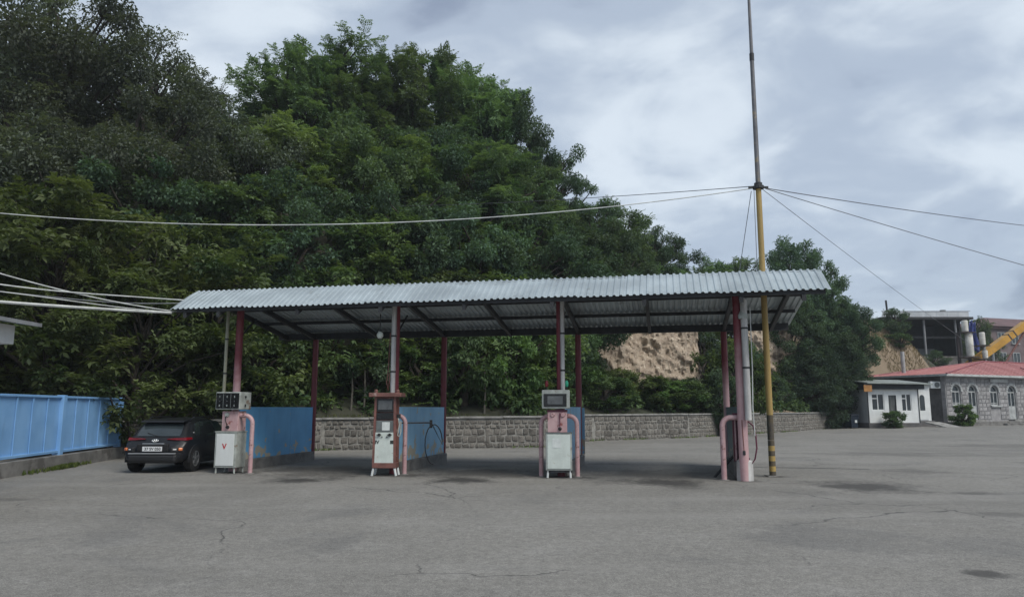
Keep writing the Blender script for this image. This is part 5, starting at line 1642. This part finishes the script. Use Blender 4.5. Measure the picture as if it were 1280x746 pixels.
tree_no = [0]
def tree(kind, x, y, top, rad, label, z0=None, rz=None, name='tree', group='trees on the hill behind the wall'):
    crown, trunk, H, Rc = TK[kind]
    z = hz(x, y) if z0 is None else z0
    t = thing(name, label, 'tree', (x, y, z - .1), random.uniform(0, 6.28) if rz is None else rz, group)
    sx = rad / Rc; sz = max((top - z) / H, sx * .98)
    z = top - H * sz          # a big crown roots lower in the slope instead of being squashed
    t.location.z = z
    t.scale = (sx, sx, sz)
    for nm, me in (('crown', crown), ('trunk', trunk)):
        o = bpy.data.objects.new(nm, me); COL.objects.link(o); o.parent = t
    return t
# ray helper values worked out beforehand: x, y, top of crown, radius
tree('A1', -30.0, 35.0, 26.5, 7.5, 'dark grey-green tree cut by the top left corner of the picture')
tree('A2', -23.8, 37.0, 23.2, 6.5, 'tall dark tree second from the left, crown reaching the top edge')
tree('A1', -20.3, 39.0, 21.8, 5.4, 'dark small-leaved tree third from the left on the skyline')
tree('A2', -18.2, 42.0, 20.0, 3.8, 'dark small-leaved tree where the left skyline dips before the green trees')
tree('A1', -22.6, 32.5, 15.6, 5.8, 'dark tree low at the left edge above the looping cables')
tree('A2', -17.6, 34.5, 16.4, 5.6, 'dark tree below the skyline, second from the left edge')
tree('A1', -13.6, 37.5, 16.6, 5.0, 'dark tree between the dark left slope and the green ash trees')
tree('B1', -13.7, 44.0, 24.2, 3.5, 'leftmost of the light green feathery ash trees on the skyline')
tree('B2', -11.6, 46.0, 25.3, 3.9, 'light green ash tree, second from the left on the skyline')
tree('B1', -8.8, 45.5, 23.0, 3.6, 'light green ash tree in the skyline dip above the middle of the left half')
tree('B2', -6.4, 47.5, 25.8, 3.8, 'open-crowned ash tree with sky gaps left of the skyline notch')
tree('B1', -3.9, 48.5, 26.2, 3.5, 'highest ash tree of the skyline with thin twigs on top')
tree('B2', -2.3, 47.5, 23.6, 3.4, 'ash tree where the skyline starts falling to the right')
tree('B3', -12.6, 38.5, 17.4, 3.6, 'yellowish green ash tree below the skyline at the left third')
tree('C3', -9.2, 40.0, 18.2, 4.4, 'mid green tree in the middle of the slope left of centre')
tree('B3', -6.2, 40.5, 17.0, 4.0, 'pale green ash tree in the middle of the slope at centre left')
tree('C1', -4.4, 42.5, 18.4, 4.6, 'dense tree standing behind the pale ash at centre')
tree('B1', -2.2, 41.5, 17.2, 4.2, 'feathery tree in the middle of the slope at the centre')
tree('C1', -.2, 47.5, 22.6, 3.6, 'dense dark round tree on the skyline right of the ash trees')
tree('C2', 1.7, 49.0, 20.4, 3.0, 'dark round tree forming the right shoulder of the tall wood')
tree('C3', .5, 44.0, 17.0, 3.5, 'dense tree below the right shoulder of the tall wood')
tree('C2', 5.0, 52.5, 17.6, 3.7, 'rounded tree just right of the tall wood on the lower skyline')
tree('C3', 8.0, 55.0, 17.2, 3.8, 'mid green tree in the middle of the lower skyline')
tree('C1', 11.0, 57.0, 15.8, 3.3, 'rounded tree at the right end of the lower skyline')
tree('C2', 4.6, 45.5, 13.6, 3.9, 'dark tree above the left end of the clay bank')
tree('C1', 7.6, 50.5, 13.4, 3.6, 'dark tree crowning the clay bank')
tree('C3', 10.8, 52.5, 12.0, 3.0, 'tree above the right end of the clay bank')
tree('B1', 17.2, 64.0, 15.0, 2.4, 'small pale tree left of the mast on the skyline')
tree('B2', 23.2, 74.0, 16.8, 2.6, 'small feathery tree just left of the mast above the roof')
tree('B1', 20.4, 70.0, 14.8, 2.2, 'lowest pale tree between the wood and the mast')
tree('C1', 24.0, 63.0, 16.3, 4.0, 'large tree right of the mast with an upright tuft on top')
tree('C2', 26.3, 63.5, 14.4, 3.6, 'large dark tree right of the mast, right half of its crown')
tree('C2', 21.5, 63.5, 13.4, 4.0, 'dark tree directly behind the mast above the canopy end')
tree('C1', 28.0, 62.6, 10.8, 3.0, 'tree low at the right end of the wood beside the dry slope')
tree('C1', 23.0, 60.5, 10.2, 3.6, 'dark tree beside the second clay face under the canopy end')
tree('G', 26.2, 61.6, 9.4, 3.7, 'dense blue-green feathery tree beside the white booth')
tree('G', 23.6, 58.4, 7.2, 2.7, 'smaller blue-green feathery tree behind the far end of the wall')
tree('A1', -25.5, 44.0, 21.5, 5.4, 'dark tree filling the gap behind the tall left trees')
tree('A2', -20.6, 45.5, 20.6, 4.8, 'dark tree behind the dip of the left skyline')
# big-leaved trees close behind the fence and the near wall
NG = 'large-leaved trees close behind fence and wall'
tree('D1', -15.6, 26.2, 9.6, 4.6, 'large-leaved tree behind the blue fence with a yellow-green leading shoot', 1.0, group=NG)
tree('D2', -19.6, 25.5, 9.2, 4.4, 'large-leaved tree at the left edge above the fence', 1.0, group=NG)
tree('D2', -12.2, 29.5, 7.9, 4.3, 'large-leaved tree overhanging the parked car', 1.1, group=NG)
tree('D1', -9.0, 32.6, 8.2, 3.8, 'large-leaved tree behind the left canopy posts', group=NG)
tree('D2', -5.2, 34.4, 8.6, 3.7, 'large-leaved tree behind the tall rust red pump', group=NG)
tree('D1', -1.4, 35.6, 8.8, 3.7, 'large-leaved tree behind the middle of the canopy', group=NG)
tree('D2', -13.6, 33.6, 11.6, 4.4, 'large-leaved tree rising behind the left end of the canopy roof', group=NG)
tree('C3', 1.4, 38.6, 8.2, 2.7, 'mid green tree behind the pump with two pipe guards', group=NG)
tree('D1', -12.9, 25.9, 6.4, 3.2, 'large-leaved tree whose lowest branches hang over the end of the blue fence', 1.0, group=NG)
tree('B3', -15.4, 24.6, 8.9, 2.2, 'slim yellow-green sapling above the blue fence', 1.0, group=NG)
tree('C1', -6.8, 37.0, 12.4, 4.2, 'dark tree just above the left half of the canopy roof', group=NG)
tree('C2', -2.0, 38.8, 12.6, 4.2, 'dark tree just above the middle of the canopy roof', group=NG)
tree('C1', 3.2, 42.0, 11.6, 4.0, 'dark tree just above the canopy roof right of centre', group=NG)
# far tree beside the tanks
tree('B1', 67.6, 108.0, 15.6, 3.0, 'pale green tree between the cream tanks and the far block', 0.0, group='far trees')

# ------------------------------------------------------------------ shrubs behind the wall
def make_shrub(seed, H, Rc, ncl, per, Lr, ar, mleaf, compound=0):
    return make_tree('S', seed, H=H, Rc=Rc, nclump=ncl, per=per, Lr=Lr, ar=ar, mleaf=mleaf, compound=compound, lo=.0, sprigs=5, cl=(.2, .34), flat=.7, droop=.5)
TK['S1'] = make_shrub(21, 3.0, 1.8, 26, 200, (.13, .24), .62, 'leaf_shrub')
TK['S2'] = make_shrub(22, 3.0, 1.8, 26, 200, (.13, .24), .62, 'leaf_cover')
TK['S3'] = make_shrub(23, 3.0, 1.8, 24, 34, (.36, .55), .5, 'leaf_walnut', 7)
TK['S4'] = make_shrub(24, 3.0, 1.8, 26, 200, (.12, .22), .6, 'leaf_yellow')
TK['S5'] = make_shrub(25, 3.0, 1.8, 26, 200, (.12, .22), .5, 'leaf_oak')
def shrub(kind, x, y, h, r, label, z0=None, group='shrubs behind the stone wall', name='shrub'):
    crown, trunk, H, Rc = TK[kind]
    z = hz(x, y) if z0 is None else z0
    t = thing(name, label, 'shrub', (x, y, z - .05), random.uniform(0, 6.28), group)
    t.scale = (r / Rc, r / Rc, h / H)
    for nm, me in (('foliage', crown), ('stems', trunk)):
        o = bpy.data.objects.new(nm, me); COL.objects.link(o); o.parent = t
    return t
ordn = ['first', 'second', 'third', 'fourth', 'fifth', 'sixth', 'seventh', 'eighth', 'ninth', 'tenth', 'eleventh', 'twelfth', 'thirteenth', 'fourteenth', 'fifteenth', 'sixteenth', 'seventeenth', 'eighteenth', 'nineteenth', 'twentieth', 'twenty-first', 'twenty-second', 'twenty-third', 'twenty-fourth', 'twenty-fifth', 'twenty-sixth', 'twenty-seventh', 'twenty-eighth']
# spaced along the wall line, one to three metres behind it
Wp = np.array(WALL); sl = np.hypot(*(Wp[1:] - Wp[:-1]).T); cs = np.concatenate([[0], np.cumsum(sl)])
r2 = random.Random(5)
kinds = ['S2', 'S3', 'S2', 'S1', 'S5', 'S3', 'S2', 'S1', 'S2', 'S3', 'S5', 'S1', 'S2', 'S4', 'S1', 'S1', 'S5', 'S1', 'S4', 'S1', 'S2', 'S1', 'S5', 'S2', 'S1', 'S2']
for i, kd in enumerate(kinds):
    s = 1.0 + i * (cs[-1] - 1.5) / len(kinds)
    p = np.array([np.interp(s, cs, Wp[:, 0]), np.interp(s, cs, Wp[:, 1])])
    k = min(np.searchsorted(cs, s) - 1, len(Wp) - 2); k = max(k, 0)
    d = (Wp[k + 1] - Wp[k]) / sl[k]; nrm = np.array([-d[1], d[0]])
    off = r2.uniform(1.5, 2.6)
    q = p + nrm * off
    clay = 4.5 < q[0] < 12.0
    hgt = r2.uniform(1.5, 2.1) if clay else r2.uniform(2.3, 3.8)
    shrub(kd, q[0], q[1], hgt, r2.uniform(1.3, 1.9), '%s shrub from the left in the row just behind the stone wall' % ordn[i])
# back row
for i in range(20):
    s = 2.0 + i * (cs[-1] - 3.0) / 20
    p = np.array([np.interp(s, cs, Wp[:, 0]), np.interp(s, cs, Wp[:, 1])])
    k = max(0, min(np.searchsorted(cs, s) - 1, len(Wp) - 2)); d = (Wp[k + 1] - Wp[k]) / sl[k]; nrm = np.array([-d[1], d[0]])
    q = p + nrm * r2.uniform(3.8, 5.2)
    if 3.5 < q[0] < 13.0 or 19 < q[0] < 25: continue
    shrub(r2.choice(['S2', 'S5', 'S3', 'S1']), q[0], q[1], r2.uniform(2.6, 4.2), r2.uniform(1.6, 2.3), '%s shrub from the left in the upper row on the bank' % ordn[i], group='shrubs on the bank')
shrub('S1', 34.9, 58.0, 1.75, 1.0, 'round green bush at the corner of the stone house', .2, 'bushes by the buildings')
shrub('S2', 28.4, 55.9, 1.5, .85, 'dark straggly bush in front of the white booth', .12, 'bushes by the buildings')
shrub('S5', 41.8, 80.3, 3.0, 1.8, 'dark green bush on the dry slope left of the open shed', None, 'bushes on the dry slope')
shrub('S1', 3.7, 40.6, 3.4, 1.4, 'bright yellow-green shrub at the left end of the clay bank', None, 'bushes at the clay bank')
shrub('S1', 14.2, 46.6, 4.4, 1.8, 'green shrub at the right end of the clay bank', None, 'bushes at the clay bank')
shrub('S5', 12.6, 44.6, 2.8, 1.4, 'dark low shrub below the right end of the clay bank', None, 'bushes at the clay bank')

# thin pale stems behind the wall
for i, (x, y, h, la) in enumerate([(-6.6, 30.6, 2.6, 'thin pale sapling stem behind the wall, left of the tall rust red pump'), (-6.1, 30.7, 2.3, 'second thin pale sapling stem left of the tall rust red pump'), (-1.2, 31.8, 2.6, 'thin pale sapling stem behind the wall right of the tall rust red pump'), (13.6, 47.2, 2.4, 'dark leaning sapling stem behind the wall left of the rightmost posts')]):
    o = thing('sapling', la, 'sapling', (x, y, 1.0), 0, 'thin stems behind the wall')
    link('stem', MB().tube([(0, 0, -.2), (.06, 0, h * .5), (.02, .05, h)], [.05, .04, .02], 7), M['bark_pale'], o)
    C = np.array([0.02, .05, h]) + rnd_dir(60) * rng.random(60)[:, None] * .4
    o2 = bpy.data.objects.new('foliage', leaves_mesh('foliage', C, rnd_dir(60), rnd_dir(60) + [0, 0, 1], rng.uniform(.12, .2, 60), .1, M['leaf_shrub'])); COL.objects.link(o2); o2.parent = o

# ------------------------------------------------------------------ uncountable undergrowth on the slope
def scatter_cover():
    global rng
    rng = np.random.default_rng(99)
    n = 1900
    seg = HLINE[1:] - HLINE[:-1]; ln = np.hypot(seg[:, 0], seg[:, 1]); cum = np.concatenate([[0], np.cumsum(ln)])
    s = rng.uniform(22, 105, n); d = rng.uniform(.6, 1, n) ** 1.0
    d = rng.beta(1.1, 1.8, n) * 20 + .6
    px = np.interp(s, cum, HLINE[:, 0]); py = np.interp(s, cum, HLINE[:, 1])
    i = np.clip(np.searchsorted(cum, s) - 1, 0, len(seg) - 1)
    dv = seg[i] / ln[i][:, None]
    P = np.stack([px - dv[:, 1] * d, py + dv[:, 0] * d], 1)
    z, dd = hill_z_arr(P)
    keep = (dd > .5)
    cl = (P[:, 0] > 4.5) & (P[:, 0] < 12.2) & (dd > 2.6) & (dd < 8)
    cl |= (P[:, 0] > 19.5) & (P[:, 0] < 25.0) & (dd > 2.2) & (dd < 8)
    cl |= P[:, 0] > 31.5
    keep &= ~cl
    P = P[keep]; z = z[keep]
    cen = np.stack([P[:, 0], P[:, 1], z + .35], 1)
    C, D, U, L, W, T = crown_leaves(cen, rng.uniform(.5, 1.0, len(cen)), 60, (.16, .32), .55, 0, .3, .7, 1.2, 1.0)
    o = link('undergrowth', leaves_mesh('undergrowth', C, D, U, L, W, M['leaf_cover'], T), None)
    o['kind'] = 'stuff'
    o['label'] = 'mixed green undergrowth covering the wooded slope'; o['category'] = 'undergrowth'
    # dry grass on the slope to the right and along the bank
    n = 30000
    s = rng.uniform(88, 128, n); d = rng.beta(1.2, 1.6, n) * 14 + .5
    px = np.interp(s, cum, HLINE[:, 0]); py = np.interp(s, cum, HLINE[:, 1]); i = np.clip(np.searchsorted(cum, s) - 1, 0, len(seg) - 1); dv = seg[i] / ln[i][:, None]
    P = np.stack([px - dv[:, 1] * d, py + dv[:, 0] * d], 1)
    z, dd = hill_z_arr(P)
    k = dd > .3
    # tufts thin out in patches, so bare earth shows
    pat = np.array([mnoise.noise(Vector((a * .3, b * .3, 1.0))) for a, b in P]) > -.1
    k &= pat & (P[:, 0] > 31)
    P = P[k]; z = z[k]; m = len(P)
    up = np.tile([0, 0, 1.], (m, 1)) + rnd_dir(m) * .45
    o = link('dry_grass', leaves_mesh('dry_grass', np.stack([P[:, 0], P[:, 1], z + .22], 1), up, rnd_dir(m), rng.uniform(.25, .6, m), rng.uniform(.03, .09, m), M['leaf_dry']), None)
    o['kind'] = 'stuff'; o['label'] = 'dry straw-coloured grass on the slope beside the open shed'; o['category'] = 'grass'
    # grass along the top of the wall
    n = 5200
    s = rng.uniform(22, cum[8], n); d = .42 + rng.random(n) ** 2 * 1.2
    px = np.interp(s, cum, HLINE[:, 0]); py = np.interp(s, cum, HLINE[:, 1]); i = np.clip(np.searchsorted(cum, s) - 1, 0, len(seg) - 1); dv = seg[i] / ln[i][:, None]
    P = np.stack([px - dv[:, 1] * d, py + dv[:, 0] * d], 1)
    m = len(P)
    up = np.tile([0, 0, 1.], (m, 1)) + rnd_dir(m) * .5
    o = link('wall_top_grass', leaves_mesh('wall_top_grass', np.stack([P[:, 0], P[:, 1], np.full(m, 1.22)], 1), up, rnd_dir(m), rng.uniform(.2, .5, m), rng.uniform(.03, .06, m), M['leaf_grass']), None)
    o['kind'] = 'stuff'; o['label'] = 'low grass growing along the top of the stone wall'; o['category'] = 'grass'
    # weeds at the foot of the fence
    a = np.array([-12.55, 22.2]); b = np.array([-11.9, 18.3])
    n = 500
    t = np.clip(np.concatenate([rng.normal(.42, .1, 320), rng.random(180)]), 0, 1)
    P = a + (b - a) * t[:, None] + np.array([.14, 0]) + rng.normal(0, .06, (n, 2))
    up = np.tile([0, 0, 1.], (n, 1)) + rnd_dir(n) * .6
    o = link('weeds', leaves_mesh('weeds', np.stack([P[:, 0], P[:, 1], np.full(n, .06)], 1), up, rnd_dir(n), rng.uniform(.08, .2, n), .035, M['leaf_grass']), None)
    o['kind'] = 'stuff'; o['label'] = 'low weeds at the foot of the blue fence'; o['category'] = 'weeds'
scatter_cover()

# dry earth under the grass of the right slope
def dry_slope():
    mb = MB()
    seg = HLINE[1:] - HLINE[:-1]; ln = np.hypot(seg[:, 0], seg[:, 1]); cum = np.concatenate([[0], np.cumsum(ln)])
    ss = np.arange(86, 128, .8); dd = np.concatenate([[.2], np.arange(.9, 14, .8)])
    for d in dd:
        px = np.interp(ss, cum, HLINE[:, 0]); py = np.interp(ss, cum, HLINE[:, 1]); i = np.clip(np.searchsorted(cum, ss) - 1, 0, len(seg) - 1); dv = seg[i] / ln[i][:, None]
        dv = np.stack([np.convolve(np.pad(dv[:, c], 6, 'edge'), np.ones(13) / 13, 'valid') for c in (0, 1)], 1)
        P = np.stack([px - dv[:, 1] * d, py + dv[:, 0] * d], 1)
        z, q = hill_z_arr(P)
        for p, zz in zip(P, z): mb.v.append((p[0], p[1], float(zz) + .12))
    nx = len(ss)
    for j in range(len(dd) - 1):
        for i in range(nx - 1): mb.f.append((j * nx + i, j * nx + i + 1, (j + 1) * nx + i + 1, (j + 1) * nx + i))
    struct('dry_slope', mb, M['drysoil'], smooth=True)
dry_slope()

# dark climbing shrub that hides a short stretch of the wall
shrub('S5', 12.55, 44.75, 2.3, .75, 'dark narrow shrub climbing over the stone wall left of the rightmost posts', .0, 'bushes at the clay bank')
for i, (x, y, top, rd, kd, la) in enumerate([(-26.0, 31.0, 13.6, 4.6, 'A2', 'dark tree just above the cables at the left edge'), (-20.0, 31.5, 14.2, 4.6, 'A1', 'dark tree above the yellow-green sapling'),
                                        (-16.4, 31.0, 12.6, 4.2, 'C2', 'dark green tree above the kiosk cables, right of the sapling'), (-10.6, 35.0, 13.0, 4.2, 'C1', 'dark green tree above the left end of the canopy roof'),
                                        (-4.6, 38.0, 13.4, 4.0, 'C2', 'dark green tree in the gap between the ash trees and the roof'), (.6, 40.0, 12.8, 4.0, 'C1', 'dark green tree low on the slope above the roof middle')]):
    tree(kd, x, y, top, rd, la)

shrub('S2', 40.6, 77.6, 1.6, 1.3, 'low dry-green bush at the foot of the dry slope', None, 'bushes on the dry slope')
shrub('S5', 46.6, 82.0, 1.8, 1.5, 'small bush on the dry slope nearest the shed posts', None, 'bushes on the dry slope')
shrub('S1', 8.4, 42.9, 1.9, 1.6, 'green bush growing up over the foot of the clay bank', None, 'bushes at the clay bank')
shrub('S2', 10.6, 44.4, 2.1, 1.5, 'dull green bush over the lower right of the clay bank', None, 'bushes at the clay bank')
# weeds and leaf litter along the foot of the stone wall
P = []
for a, b in zip(WALL[:-1], WALL[1:]):
    a = np.array(a); b = np.array(b); d = b - a; L = np.hypot(*d); nn = np.array([d[1], -d[0]]) / L
    n = int(L * 26); t = rng.random(n)
    keep = np.array([mnoise.noise(Vector((*(a + d * q) * .7, 2.0))) > -.05 for q in t])
    t = t[keep]
    P.append(a + d * t[:, None] + nn * (.06 + np.abs(rng.normal(0, .09, len(t))))[:, None])
P = np.vstack(P); m = len(P)
up = np.tile([0, 0, .8], (m, 1)) + rnd_dir(m) * .8
o = link('wall_foot_weeds', leaves_mesh('wall_foot_weeds', np.stack([P[:, 0], P[:, 1], np.full(m, .05)], 1), up, rnd_dir(m), rng.uniform(.06, .2, m), .04, M['leaf_grass']), None)
o['kind'] = 'stuff'; o['label'] = 'weeds and litter along the foot of the stone wall'; o['category'] = 'weeds'

# ------------------------------------------------------------------ thin air
hb = MB().box((20, 95, 15.5), (190, 230, 34))
haze = link('haze', hb, None)
haze['kind'] = 'stuff'
hm = bpy.data.materials.new('thin_haze'); hm.use_nodes = True
hn = hm.node_tree; hn.nodes.clear()
ho = hn.nodes.new('ShaderNodeOutputMaterial'); hv = hn.nodes.new('ShaderNodeVolumePrincipled')
hv.inputs['Color'].default_value = (.82, .88, .95, 1); hv.inputs['Density'].default_value = .00045
hn.links.new(hv.outputs[0], ho.inputs['Volume'])
haze.data.materials.append(hm)
